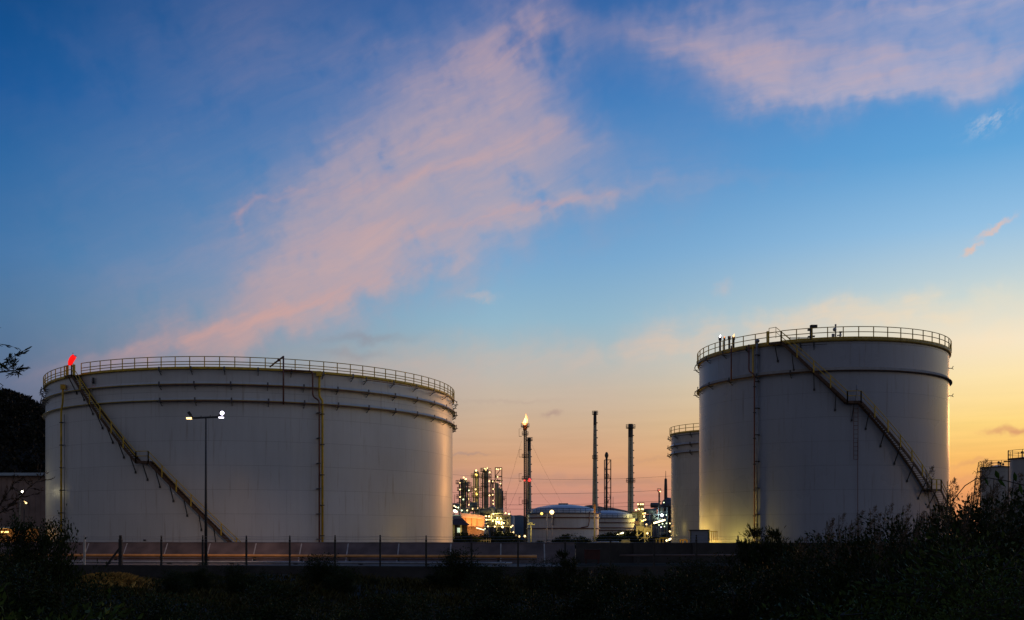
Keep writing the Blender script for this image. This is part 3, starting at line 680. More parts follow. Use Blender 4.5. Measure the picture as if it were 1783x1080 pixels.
# darker wall that carries on to the right
dr = thing('boundary_wall', 'straight black boundary wall in front of the tall stair tank', 'wall', (30, 88, .42))
m = MB(); xr0, xr1 = PX(1003.5, 86), 75
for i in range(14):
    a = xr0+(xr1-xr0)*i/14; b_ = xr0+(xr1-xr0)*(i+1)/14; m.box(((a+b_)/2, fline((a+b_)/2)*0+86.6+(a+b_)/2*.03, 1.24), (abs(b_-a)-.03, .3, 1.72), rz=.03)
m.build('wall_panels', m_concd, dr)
m = MB()
for i in range(13):
    a = xr0+(xr1-xr0)*(i+1)/14; m.box((a, 86.38+a*.03, 1.22), (.3, .2, 1.80), rz=.03)
m.build('pilaster', m_concd, dr)
m_red = mat('dull_red_paint', (.045, .007, .006), .6, var=.3)
rp_ = thing('red_cabinet', 'dull red fire hose cabinet standing before the black wall', 'cabinet', P(1031, 975, 84)); q = P(1031, 975, 84)
MB().box((q.x, q.y, 1.15), (1.25, .4, .75)).box((q.x, q.y, 1.55), (1.35, .5, .06)).build('body', m_red, rp_)
m = MB(); m.box((q.x-.5, q.y, .6), (.1, .1, .4)); m.build('leg', m_red, rp_); m = MB(); m.box((q.x+.5, q.y, .6), (.1, .1, .4)); m.build('leg', m_red, rp_)
# ------------------------------------------------------------------ pipelines
def pipeline(name, label, off, z, r, mt_, x0, x1, sp, sup=True):
    t = thing(name, label, 'pipeline', ((x0+x1)/2, fline((x0+x1)/2)+off, .42))
    xs_ = np.arange(x0, x1, 2.0); MB().tube([(x, fline(x)+off, z) for x in xs_], r, 10).build('pipe', mt_, t)
    fl = MB()
    for x in np.arange(x0+4, x1, 12.0): fl.tube([(x-.04, fline(x)+off, z), (x+.04, fline(x)+off, z)], r*1.45, 10)
    if sup:
        for x in np.arange(x0+1.5, x1, sp):
            m = MB(); y = fline(x)+off; m.box((x, y, (z-r+.42)/2), (.18, .22, z-r-.42)); m.box((x, y, z-r-.02), (.34, .3, .06)); m.build('pipe_support', m_dark, t)
    return t
pipeline('pipeline', 'thick ochre pipeline running at the toe of the bund wall', 9.3, 1.02, .125, m_orange, -60, PX(945, 83.5), 4.1)
pipeline('pipeline', 'pale grey pipeline lying low between fence and ochre pipe', 4.2, .60, .10, m_galv, -60, PX(905, 79), 5.2)
pipeline('pipeline', 'thin rusty pipeline just beneath the ochre one', 9.0, .78, .05, m_rust, -60, PX(945, 83), 7.5, False)
pipeline('pipeline', 'pale brownish pipeline in front of the black wall', 7.0, 1.12, .08, m_conc, PX(1078, 83), PX(1300, 84), 4.5)
# ------------------------------------------------------------------ wire fence
fr_ = thing('wire_fence', 'long post and barbed wire fence, its first post pale and second braced', 'fence', (0, 75, .46))
posts = [-60, -52, -44, -36.8] ; pxs = [147, 210, 281, 353, 429, 504.6, 583.5, 662, 742, 821, 902, 984, 1063, 1139, 1212.5, 1285, 1357, 1429.5, 1502, 1574, 1646, 1718, 1790]
def fence_x(px):
    x = 0.0
    for _ in range(20): x = PX(px, fline(x)+.17)
    return x
posts = [fence_x(p) for p in pxs]; posts = [posts[0]-3.1*k for k in range(6, 0, -1)] + posts
m_post = mat('weathered_fence_post', (.035, .032, .03), .85, var=.3, scale=4); m_pwhite = mat('whitewashed_post', (.42, .42, .40), .8, var=.2, scale=3)
TOPZ = 2.72
for i, x in enumerate(posts):
    y = fline(x)+.17; w_ = .13; h = TOPZ-.46+random.uniform(-.03, .03); mm = m_post
    if i == 6: mm = m_pwhite
    if i == 7: w_ = .24
    m = MB(); m.box((x, y, .46+h/2-.15), (w_, w_, h-.3)); m.box((x, y, .46+h-.15), (w_*.72, w_*.72, .3)); o = m.build('post', mm, fr_)
    if i == 6: o['label'] = 'whitewashed post'
    if i == 7: MB().bar((x-1.05, y-.02, .44), (x-.05, y-.02, 1.75), .13).build('brace', m_post, fr_)
for j, z in enumerate((2.62, 2.42, 2.22)):
    m = MB()
    for a, b_ in zip(posts[:-1], posts[1:]):
        pts = [(a+(b_-a)*t, fline(a+(b_-a)*t)+.1, z-.03*4*t*(1-t)) for t in (0, .25, .5, .75, 1)]; m.tube(pts, .012, 3, False)
    m.build('wire', m_galv, fr_)
# ------------------------------------------------------------------ lamp mast with two arms
def point(name, loc, col, watts, r=.25, parent=None):
    l = bpy.data.lights.new(name, 'POINT'); l.energy = watts; l.color = col; l.shadow_soft_size = r
    o = bpy.data.objects.new(name, l); COL.objects.link(o); o.location = loc
    if parent: o.parent = parent; o.location = Vector(loc)-root_loc(parent)
    return o
def spot(name, loc, col, watts, aim, ang, parent):
    l = bpy.data.lights.new(name, 'SPOT'); l.energy = watts; l.color = col; l.shadow_soft_size = .2; l.spot_size = R(ang); l.spot_blend = .6
    o = bpy.data.objects.new(name, l); COL.objects.link(o); o.parent = parent; o.location = Vector(loc)-root_loc(parent)
    o.rotation_euler = Vector(aim).to_track_quat('-Z', 'Y').to_euler(); return o
E_warm = emit('lamp_warm', (1, .66, .26), 3.4); E_wht = emit('lamp_white', (.88, .82, 1), 4); E_vio = emit('lamp_violet', (.86, .80, 1), 5)
E_sod = emit('lamp_sodium', (1, .60, .10), 3); E_grn = emit('lamp_mercury', (.85, 1, .55), 3); E_red = emit('beacon_red', (1, .05, .03), 1.3)
E_tube = emit('tube_lamp', (1, .80, .42), 5)
YM = fline(PX(358, 78))+.75; q = P(358.5, 984, YM)
mr_ = thing('floodlight_mast', 'tall slim light mast with a two-armed head, white lamp glaring on its right arm', 'light mast', (q.x, YM, .42))
zt = P(0, 727, YM).z
MB().tube([(q.x, YM, .42), (q.x, YM, zt)], [.13, .055], 8).build('pole', m_dark, mr_)
b = MB(); b.bar(P(329, 728.5, YM), P(388, 726, YM), .13); b.tube([P(350, 727.5, YM), P(350, 724, YM)], .03, 5); b.tube([P(366, 727, YM), P(366, 723, YM)], .03, 5); b.build('crossarm', m_dark, mr_)
b = MB(); b.box(P(329.5, 728.6, YM), (.38, .22, .12)); b.build('lamp', E_warm, mr_)
b = MB(); b.bar(P(328.2, 717.5, YM), P(332.5, 723.5, YM), .14, .2); b.tube([P(332, 723, YM), P(335, 726.5, YM)], .045, 6); b.box(P(334, 725, YM), (.16, .14, .06)); b.build('floodlight', m_dark, mr_)
b = MB(); b.ball(P(386.8, 719.5, YM-.1), .155, 14, (1, .5, 1)); b.build('lamp', E_vio, mr_)
b = MB(); b.box(P(385.2, 727.3, YM), (.34, .22, .08)); b.build('lamp', E_wht, mr_)
b = MB(); b.bar(P(379.5, 726, YM), P(382.5, 722.5, YM), .08, .12); b.lathe(P(386.8, 719.5, YM+.12), [(.02, -.2), (.2, -.12), (.22, .12), (.05, .2)], 10); b.build('floodlight', m_dark, mr_)
spot('lamp_light', P(387, 722, YM+.1), (.62, .55, 1), 1300, (.35, .75, -1), 105, mr_)
spot('lamp_light', P(328, 731, YM+.1), (1, .58, .28), 1500, (-.35, .75, -1), 105, mr_)
# ------------------------------------------------------------------ warehouse and lit shed at the left edge
m_clad = mat('brownish_cladding', (.30, .20, .16), .8, var=.25, scale=.5)
m_roofp = mat('pale_roof_edge', (.36, .42, .47), .5, var=.15, scale=.6)
YW = 165; a0 = P(-160, 940, YW); zt = P(0, 829, YW).z; xw = PX(95, YW)
wr = thing('warehouse', 'long brown warehouse with a pale roof edge, left of the widest tank', 'warehouse', (a0.x, YW, 0))
wd = xw-a0.x; cxw = (xw+a0.x)/2
MB().box((cxw, YW+10, zt/2), (wd, 20, zt)).build('wall', m_clad, wr)
m = MB(); m.box((cxw, YW-.35, zt+.25), (wd+1, .9, .45)); m.build('eave', m_roofp, wr)
m = MB(); m.add([(a0.x-1, YW-.8, zt+.5), (xw+.5, YW-.8, zt+.5), (xw+.5, YW+10, zt+1.1), (a0.x-1, YW+10, zt+1.1), (xw+.5, YW+21, zt+.5), (a0.x-1, YW+21, zt+.5)], [(0, 1, 2, 3), (3, 2, 4, 5)]); m.build('roof', m_roofp, wr)
m = MB()
for i in range(26):
    x = a0.x+wd*(i+.5)/26; m.box((x, YW-.04, zt/2), (.08, .08, zt-.02))
m.build('wall_rib', m_clad, wr)
YS = 120; q = P(8, 945, YS)
sr = thing('lit_shed', 'small open shed lit by an orange lamp under its pale roof, at the left edge', 'shed', (q.x, YS, 0))
zs = P(0, 919, YS).z; m = MB(); m.box((q.x-.5, YS, zs), (7.5, 4, .16)); m.build('roof', m_roofp, sr)
for dx in (-3.9, 2.9):
    m = MB(); m.box((q.x+dx, YS-1.8, zs/2), (.16, .16, zs)); m.build('post', m_steel, sr)
m = MB(); m.box((q.x-.5, YS+1.9, zs/2), (7.2, .15, zs)); m.build('back_wall', m_clad, sr)
m = MB(); m.box(P(8.5, 926.5, YS-1), (.85, .12, .18)); m.build('lamp', emit('shed_lamp', (1, .55, .15), 4), sr)
point('lamp_light', P(8.5, 930, YS-.6), (1, .5, .12), 160, .3, sr)
def lamp_post(name, label, px, ytop, ybase, Y, heads, arm=None, r=.09, mt_=None, watts=0, col=(1, .7, .3), hr=.3, em=None, cat='street lamp', group=None, arm_y=None):
    q = P(px, ybase, Y); t = thing(name, label, cat, (q.x, Y, 0), group)
    MB().tube([(q.x, Y, 0), (q.x, Y, P(0, ytop, Y).z)], [r*1.3, r], 8).build('pole', mt_ or m_galv, t)
    if arm: MB().bar(P(arm[0], arm_y or ytop, Y), P(arm[1], arm_y or ytop, Y), r*1.2).build('crossarm', mt_ or m_galv, t)
    for (hx, hy) in heads:
        MB().ball(P(hx, hy, Y-.1), hr, 8).build('lamp', em or E_warm, t)
        if watts: point('lamp_light', P(hx, hy, Y-.6), col, watts, .3, t)
    return t
lamp_post('street_lamp', 'twin-headed lamp behind the leafy shrub, before the warehouse', 42, 876, 950, 110, [(42.5, 873.5), (45.5, 876)], (40, 48), r=.06, mt_=m_dark, hr=.10)
# bright floodlight low on the left flank of the widest tank
q = T1.p(-A1+.02, 0, 2.6)
fl_ = thing('floodlight', 'floodlight on a short pole glaring against the left flank of the widest tank', 'floodlight', (q.x+.0, q.y, 0))
zf = P(0, 858, q.y).z
MB().tube([(q.x, q.y, 0), (q.x, q.y, zf)], .06, 8).build('pole', m_steel, fl_)
MB().box((q.x, q.y, zf+.1), (.3, .3, .25)).build('housing', m_dark, fl_)
b = MB(); b.ball((q.x+.28, q.y, zf+.1), .13, 8); b.build('lamp', emit('flank_lamp', (1, .93, .75), 10, True), fl_)
point('lamp_light', (q.x+1.2, q.y-2.5, zf+.1), (1, .85, .45), 60, .12, fl_)
# ------------------------------------------------------------------ refinery far behind
m_col = mat('column_cladding', (.11, .12, .13), .5, metal=.2, var=.25, scale=.3)
m_colw = mat('pale_column_cladding', (.24, .25, .25), .5, metal=.2, var=.2, scale=.3)
m_chim = mat('chimney_paint', (.46, .44, .36), .7, var=.2, scale=.3, bump=.1)
m_frame = mat('structural_steel', (.055, .05, .045), .7, var=.3, scale=.5)
m_ylit = mat('cream_steel_paint', (.45, .40, .26), .6, var=.2, scale=.5)
def gbase(px, Y): return Vector((PX(px, Y), Y, 0))
def lamp(px, py, Y, r, parent, em=None):
    return MB().ball(P(px, py, Y), r, 8).build('lamp', em or E_warm, parent)
def platform(c, r, z, parent, a0=0, a1=2*math.pi, mt_=None):
    m = MB(); c = (c[0], c[1], z); m.lathe(c, [(r*.5, 0), (r, 0), (r, .18), (r*.5, .18)], 16, a0, a1)
    for h in (.6, 1.15): m.tube([(c[0]+r*math.cos(a0+(a1-a0)*i/14), c[1]+r*math.sin(a0+(a1-a0)*i/14), z+h) for i in range(15)], .06, 4)
    for i in range(0, 15, 2):
        an = a0+(a1-a0)*i/14; m.bar((c[0]+r*math.cos(an), c[1]+r*math.sin(an), z), (c[0]+r*math.cos(an), c[1]+r*math.sin(an), z+1.15), .07)
    return m.build('platform', mt_ or m_frame, parent)
def column(name, label, cat, px, ytop, w_, Y, plats, lamps, mt_=None, group=None, taper=1.0, side=None, cap=True, lr=.42, ladder=True):
    q = gbase(px, Y); t = thing(name, label, cat, q, group); r = w_/2/F*Y; zt = P(0, ytop, Y).z
    prof = [(r*1.25, 0), (r*1.25, zt*.12), (r, zt*.16), (r*taper, zt)] + ([(r*taper*.8, zt+r*.5), (r*taper*.35, zt+r*.8), (.02, zt+r*.85)] if cap else [])
    MB().lathe(q, prof, 24).build('shell', mt_ or m_col, t)
    for k, (y, dr) in enumerate(plats):
        z = P(0, y, Y).z; platform(q, r+dr, z, t, 0 if k % 2 else .6, 2*math.pi if k % 2 else 5.2)
    if ladder:
        m = MB(); x = q.x + (r+.5)*(side or 1); m.bar((x, Y-.4, 3), (x, Y-.4, zt), .10); m.bar((x+.5, Y-.4, 3), (x+.5, Y-.4, zt), .10)
        for z in np.arange(3.5, zt, .8): m.bar((x, Y-.4, z), (x+.5, Y-.4, z), .08)
        for z in np.arange(4.5, zt, 1.6): m.tube([(x-.1+.7*i/4, Y-.4-.6*math.sin(math.pi*i/4), z) for i in range(5)], .05, 3)
        m.build('caged_ladder', m_frame, t)
        m = MB(); x = q.x-(r+.35)*(side or 1); m.tube([(x, Y-.6, 2), (x, Y-.6, zt-1), (x+(r*.6)*(side or 1), Y-.2, zt+.8)], .22, 6); m.build('overhead_pipe', mt_ or m_col, t)
    for (lx, ly, *em) in lamps: lamp(lx, ly, Y-r-.7, lr*.6, t, em[0] if em else None)
    return t
column('distillation_column', 'stout lit column nearest the widest tank, with round platforms on both sides', 'distillation column', 806.5, 838, 9, 340,
       [(843, 1.6), (855, 1.2), (868, 1.5), (881, 1.3)], [(807.5, 831.5), (810.5, 834.5), (811.5, 834), (800.8, 841.5), (801, 852.5), (816.3, 853.8, E_grn), (801.2, 865.5), (807, 869.8, E_grn), (815.9, 869.5), (816.5, 879), (801.5, 880)])
t = column('slender_column', 'thin column close against the right side of the stout lit column', 'distillation column', 814.3, 840, 2.6, 337, [(846, .9), (856.5, 1.4), (873, 1.1)], [], lr=.3)
column('distillation_column', 'column with amber lamps glowing at its top and middle', 'distillation column', 830.5, 823.5, 7.5, 345,
       [(831.5, 1.3), (854, 1.2), (866, 1.2)], [(829, 819.5), (828.6, 826, E_sod), (829.8, 827.5, E_sod), (828, 852.5), (829.2, 859.5, E_sod), (830, 861, E_sod), (829, 884.5), (831, 885)], lr=.5)
for (px_, py_) in ((828, 826), (828, 859)): point('lamp_light', P(px_, py_, 340), (1, .62, .12), 900, .4)
column('distillation_column', 'tallest plain column, widening slightly below its middle, third from the widest tank', 'distillation column', 846.5, 820, 8.2, 350,
       [(821.5, 1.2), (833, .9), (848, .9), (864, .8)], [(844, 816), (848.5, 815.2), (852.6, 822.5), (851.9, 838), (852.3, 862.8), (840.5, 890.8), (846, 818)], cap=True)
# lattice tower builder
def lattice(name, label, cat, px, ytop, ybot, w_, Y, bays, lamps=(), mt_=None, dp=None, brace='X', th=.28, lr=.34, z0=0, roof=False):
    q = gbase(px, Y); t = thing(name, label, cat, (q.x, Y, z0)); h = w_/2/F*Y; zt = P(0, ytop, Y).z; d_ = dp or h
    for sx in (-1, 1):
        for sy in (-1, 1): MB().bar((q.x+sx*h, Y+sy*d_, z0), (q.x+sx*h, Y+sy*d_, zt), th).build('leg', mt_ or m_frame, t)
    m = MB(); zs_ = [z0+(zt-z0)*i/bays for i in range(bays+1)]
    for i, z in enumerate(zs_[1:]):
        zp = zs_[i]
        for sy in (-1, 1):
            m.bar((q.x-h, Y+sy*d_, z), (q.x+h, Y+sy*d_, z), th*.8)
            if (i+sy) % 2 or brace == 'X': m.bar((q.x-h, Y+sy*d_, zp), (q.x+h, Y+sy*d_, z), th*.45)
            if (i+sy) % 2 == 0 or brace == 'X': m.bar((q.x+h, Y+sy*d_, zp), (q.x-h, Y+sy*d_, z), th*.45)
        for sx in (-1, 1): m.bar((q.x+sx*h, Y-d_, z), (q.x+sx*h, Y+d_, z), th*.8)
    m.build('bracing', mt_ or m_frame, t)
    for (lx, ly, *em) in lamps: lamp(lx, ly, Y-d_-.5, lr*.62, t, em[0] if em else None)
    return t
t = lattice('steel_tower', 'open steel frame tower crowded with small lamps, right of the columns', 'steel tower', 868, 815, 935, 11.5, 352, 9,
    [(864.5, 816.8), (867.5, 817.5), (871.7, 816.5), (866.5, 830.5), (863.3, 837), (872.2, 836.7), (871.5, 842.3), (870.7, 851), (863.3, 851), (863.8, 855.8), (863.7, 871.8), (858.8, 851.8), (858, 861.7), (858.8, 871.8), (859, 877.5), (858.3, 884), (857.5, 894.5), (859, 894), (868, 894.3), (871.8, 894), (865.5, 897)], brace='Z')
m = MB(); m.lathe(gbase(865, 350), [(.7, 0), (.7, P(0, 843, 350).z), (.3, P(0, 841, 350).z)], 14); m.build('inner_column', m_col, t)
m = MB(); m.lathe(gbase(870, 350), [(.5, 0), (.5, P(0, 852, 350).z), (.2, P(0, 850, 350).z)], 14); m.build('inner_column', m_col, t)
for y in (837, 852, 872, 886):
    MB().box(gbase(867.5, 351)+Vector((0, 0, P(0, y, 351).z)), (3.0, 2.6, .3)).build('deck', m_frame, t)
column('slender_column', 'thin dark column on the right side of the open steel tower', 'distillation column', 875.5, 855, 2.2, 349, [(871, .7)], [], lr=.3)
column('slender_column', 'short thin column on the left side of the open steel tower, lined with lamps', 'distillation column', 858.3, 841, 2.8, 354, [(842, .6), (866, .8)], [(858, 838.5)], lr=.3)
def rod(px, ytop, Y, label):
    t = thing('lightning_mast', label, 'mast', gbase(px, Y)); MB().tube([gbase(px, Y), P(px, ytop, Y)], [.2, .06], 5).build('pole', m_frame, t)
rod(791.5, 861, 345, 'bare thin mast between the widest tank and the stout lit column'); rod(823.4, 863, 345, 'bare thin mast just left of the amber-lit column')
# process block: decks, vessels, pipes and lamps
def block(name, label, x0, x1, yt, Y, decks, seed, lamps, dp=5, mt_=None, vess=4):
    rr = random.Random(seed); q = gbase((x0+x1)/2, Y); t = thing(name, label, 'process unit', q)
    X0, X1 = PX(x0, Y), PX(x1, Y); zt = P(0, yt, Y).z; nb = max(2, int((X1-X0)/4)); m = MB()
    for i in range(nb+1):
        x = X0+(X1-X0)*i/nb
        for sy in (-dp, dp): m.bar((x, Y+sy, 0), (x, Y+sy, zt*(1 if i % 3 else .86)), .28)
    for y in decks:
        z = P(0, y, Y).z
        for sy in (-dp, dp): m.bar((X0, Y+sy, z), (X1, Y+sy, z), .32)
        for h in (.6, 1.1): m.bar((X0, Y-dp, z+h), (X1, Y-dp, z+h), .07)
        for i in range(2*nb+1): m.bar((X0+(X1-X0)*i/(2*nb), Y-dp, z), (X0+(X1-X0)*i/(2*nb), Y-dp, z+1.1), .07)
    m.build('frame', mt_ or m_frame, t)
    for y in decks: MB().box(((X0+X1)/2, Y, P(0, y, Y).z+.1), (X1-X0, 2*dp-.4, .12)).build('deck', m_frame, t)
    for i in range(vess):
        x = X0+(X1-X0)*(i+.5)/vess+rr.uniform(-.6, .6); r = rr.uniform(.6, 1.3); z = P(0, decks[i % len(decks)], Y).z; h = rr.uniform(1.5, 4)
        if i % 2: MB().lathe((x, Y-dp*.4, z+.3), [(.05, 0), (r*.8, .1), (r, .4), (r, h), (r*.7, h+.4), (.05, h+.5)], 14).build('vessel', m_colw if i % 3 else m_col, t)
        else: MB().tube([(x-h*.6, Y-dp*.4, z+r+.3), (x-h*.55, Y-dp*.4, z+r+.3), (x+h*.55, Y-dp*.4, z+r+.3), (x+h*.6, Y-dp*.4, z+r+.3)], [r*.6, r, r, r*.6], 12).build('vessel', m_col, t)
    m = MB()
    for i in range(9):
        z = rr.uniform(1.5, zt); xa = rr.uniform(X0, X1); xb = rr.uniform(X0, X1); y = Y-dp-rr.uniform(.1, .8); m.tube([(xa, y, z), (xb, y, z), (xb, y, max(.5, z-rr.uniform(1, 5)))], rr.uniform(.10, .22), 6)
    m.build('pipework', m_colw, t)
    for (lx, ly, *em) in lamps: lamp(lx, ly, Y-dp-1.0, .6*(em[1] if len(em) > 1 else .38), t, em[0] if em else None)
    return t
block('process_unit', 'steel process deck with lamps along its edge, below the stout lit column', 788, 836, 884, 330, (889, 898), 3,
      [(791, 881), (793.5, 883), (791.5, 889.5, E_grn, .75), (795, 891, E_grn, .5), (804, 889, E_grn), (813.5, 889), (823, 886), (798, 884, E_grn)], vess=3)
block('process_unit', 'tangled pipe-filled process unit glowing with yellow lamps, at the foot of the open steel tower', 843, 888, 894, 328, (899, 907, 917), 5,
      [(846.3, 899), (851.5, 899.2), (847, 905.2), (849.5, 916.8), (859, 895), (863.5, 908.5), (866.5, 909), (869.5, 908.7), (873.5, 909.5), (877, 911), (866, 902.5), (875, 918, E_warm, .55), (861.5, 917), (872, 903), (880.5, 893.5), (886.5, 895, E_warm, .5), (890, 917.8), (892.5, 915.5), (868.8, 911.5, E_sod), (864, 912, E_sod), (873, 913, E_sod), (858, 907.5, E_sod)], vess=6)
for (px_, py_) in ((852, 903), (868, 910), (876, 914), (866, 899)): point('lamp_light', P(px_, py_, 321), (1, .72, .22), 700, .4)
point('lamp_light', P(793, 892, 323), (.7, 1, .8), 500, .4)
# round vessel with a crane arm
t = thing('storage_vessel', 'squat round vessel at the right end of the glowing process unit', 'vessel', gbase(887, 335))
MB().lathe(gbase(887, 335), [(1.6, 0), (1.6, P(0, 899, 335).z), (.6, P(0, 896.5, 335).z), (.02, P(0, 896, 335).z)], 20).build('shell', m_colw, t)
MB().bar(P(887.5, 897, 334), P(889, 889.5, 334), .15).build('davit', m_frame, t)
# orange lit building
Yb = 250; m_wall = mat('cream_cladding', (.50, .40, .33), .8, var=.1, scale=.4)
x0, x1 = PX(805, Yb), PX(843.5, Yb); zt = P(0, 894, Yb).z
t = thing('workshop', 'flat-topped building washed in orange light, in front of the columns', 'building', ((x0+x1)/2, Yb, 0))
m = MB(); zr = P(0, 897.5, Yb).z
m.add([(x0, Yb, 0), (x1, Yb, 0), (x1, Yb, zr), (x0, Yb, zt), (x0, Yb+12, 0), (x1, Yb+12, 0), (x1, Yb+12, zr), (x0, Yb+12, zt)], [(0, 1, 2, 3), (5, 4, 7, 6), (4, 0, 3, 7), (1, 5, 6, 2), (3, 2, 6, 7)]); m.build('wall', m_wall, t)
m = MB(); m.add([(x0-.2, Yb-.9, P(0, 901, Yb).z), (x1+.2, Yb-.9, P(0, 904, Yb).z), (x1+.2, Yb-.9, P(0, 898.5, Yb).z), (x0-.2, Yb-.9, P(0, 893.5, Yb).z), (x1+.2, Yb-.05, P(0, 904, Yb).z), (x0-.2, Yb-.05, P(0, 901, Yb).z)], [(0, 1, 2, 3), (0, 5, 4, 1)]); m.build('fascia', m_white, t)
for px_ in (811, 821, 830.5):
    MB().box((PX(px_, Yb), Yb-.08, P(0, 911, Yb).z), (.12, .12, 2.6)).build('wall_post', m_rust, t)
MB().box((PX(826, Yb), Yb-1.2, P(0, 917.5, Yb).z), (5.2, 2.3, .15)).build('canopy', m_ylit, t)
for px_ in (812, 824, 836): MB().box((PX(px_, Yb), Yb-.06, 1.6), (1.3, .1, 2.4)).build('door', m_rust, t)
b = MB(); b.bar(P(829.5, 919.3, Yb-2.6), P(843, 923, Yb-2.6), .13); b.build('tube_lamp', E_tube, t)
for px_, py_, wt in ((812, 911, 900), (826, 911, 900), (838, 911, 700), (812, 924, 300), (832, 925, 250)): point('lamp_light', P(px_, py_, Yb-2.2), (1, .34, .07), wt*.34, .3, t)
lamp(810, 924.5, Yb-1, .2, t, E_sod); lamp(844.5, 921, Yb-1, .12, t, E_grn)
# dark roofed gatehouse
Yg = 235; x0, x1 = PX(770, Yg), PX(817, Yg); xm = PX(805, Yg)
t = thing('gatehouse', 'small open-sided house with a red-brown tiled hip roof beside the widest tank', 'building', (x0, Yg, 0))
m_tile = mat('red_brown_tiles', (.07, .035, .032), .8, var=.25, scale=2)
ze, zt = P(0, 914.5, Yg).z, P(0, 903, Yg).z
m = MB(); m.add([(x0, Yg-3, ze), (x1, Yg-3, ze), (xm, Yg+1, zt), (x0, Yg+1, zt), (x1, Yg+5, ze), (x0, Yg+5, ze)], [(0, 1, 2, 3), (1, 4, 2), (4, 5, 3, 2), (0, 5, 4, 1)]); m.build('roof', m_tile, t)
for px_ in (779, 791, 803.5):
    MB().box((PX(px_, Yg), Yg-2.4, ze/2), (.35, .35, ze)).build('post', m_ylit, t)
MB().box((PX(788, Yg), Yg+3, ze/2), (6.5, .3, ze)).build('back_wall', m_conc, t)
MB().box(P(800, 923.5, Yg+2.7), (1.0, .1, 1.1)).build('window', emit('lit_window', (.8, 1, .7), .8), t)
point('lamp_light', P(804.5, 926, Yg-4.2), (1, .75, .2), 90, .2, t)
t = thing('water_tank', 'pale grey block with ribs between gatehouse roof and process deck', 'tank', gbase(797, 300))
MB().box((PX(794, 300), 300, P(0, 902, 300).z/2), (4.2, 3, P(0, 895.5, 300).z)).build('body', m_galv, t)
# ------------------------------------------------------------------ flare stacks and chimneys
YF = 360
def chimney(name, label, px, ytop, ybot, wt, wb, Y, dark_to, rings, lamps=(), top=None, guys=()):
    q = gbase(px, Y); t = thing(name, label, 'chimney', q); zt = P(0, ytop, Y).z; zb = P(0, ybot, Y).z; zd = P(0, dark_to, Y).z
    rt, rb_ = wt/2/F*Y, wb/2/F*Y; rr_ = lambda z: rt+(rb_-rt)*(zt-z)/(zt-zb)
    MB().lathe(q, [(rr_(0), 0), (rr_(zd*.5), zd*.5), (rr_(zd), zd)], 20).build('shaft', m_chim, t)
    MB().lathe(q, [(rr_(zd)*1.03, zd), (rr_(zt)*1.05, zt), (rr_(zt)*.8, zt), (rr_(zt)*.8, zt-1)], 20).build('blackened_top', m_dark, t)
    for y, dr in rings: platform(q, rr_(P(0, y, Y).z)+dr, P(0, y, Y).z, t)
    m = MB(); x = q.x-rb_*.1; m.bar((x, Y-rb_-.25, 2), (q.x, Y-rt-.3, zt), .14)
    for i in range(int(zt/1.4)):
        z = 2+i*1.4; 
        if z < zt: m.box((q.x-rb_*.1, Y-rr_(z)-.3, z), (.55, .3, .10))
    m.build('caged_ladder', m_frame, t)
    for y in np.arange(ytop+20, 890, 13):
        z = P(0, y, Y).z; MB().box((q.x+rr_(z)+.15, Y, z), (.35, .3, .3)).build('bracket', m_frame, t)
    for (lx, ly, em, r) in lamps: lamp(lx, ly, Y-rb_-.8, r, t, em)
    return t
chimney('chimney', 'tallest slim chimney with a black top, rising behind the domed tank edge', 1036, 716.5, 885, 5.0, 9.6, 350, 741, [(722, .5), (799, .25)])
chimney('chimney', 'pale chimney with a wide black top, right of the lattice mast', 1098, 738.5, 893, 8.0, 10.4, 340, 762, [(746, .8), (840, .6)])
t = chimney('vent_stack', 'thick grey stack with blackened top standing right against the burning flare', 921.3, 762.5, 885, 6.0, 8.0, YF, 786, [(768, .6)], [(921.8, 836, E_red, .65)])
# burning flare: lattice-guided twin risers
t = lattice('flare_stack', 'tall twin-pipe flare stack with flames burning at its tip', 'flare stack', 914.5, 745, 935, 3.6, YF-4, 26, [(913.4, 836.5, E_red)], th=.10, brace='Z', lr=.6)
for dx, yt in ((-1.5, 738), (1.6, 735)):
    q = gbase(914.5+dx, YF-4); zt = P(0, yt, YF-4).z
    MB().tube([(q.x, q.y, 0), (q.x, q.y, zt-2.2)], .24, 10).build('riser', m_frame, t)
    MB().lathe((q.x, q.y, 0), [(.42, zt-2.4), (.5, zt-1.2), (.46, zt), (.3, zt)], 12).build('burner', mat('heated_burner_steel', (.30, .10, .04), .7, var=.3), t)
q = gbase(914.5, YF-4)
for y in (744, 758, 797, 836, 877): platform((q.x, q.y), 1.15 if y > 750 else 1.5, P(0, y, YF-4).z, t, .5, 5.9)
for y in (757, 793, 835, 876):
    z = P(0, y, YF-4).z; m = MB(); x = q.x-1.2
    m.bar((x-.9, q.y, z-.6), (x-.9, q.y, z+2), .1); m.bar((x, q.y, z-.6), (x-.9, q.y, z-.6), .14); m.bar((x, q.y, z+2), (x-.9, q.y, z+2), .08); m.build('side_cage', m_frame, t)
E_fl1 = emit('flame_core', (1, .5, .18), 2.5); E_fl2 = emit('flame_edge', (1, .30, .05), 1.8)
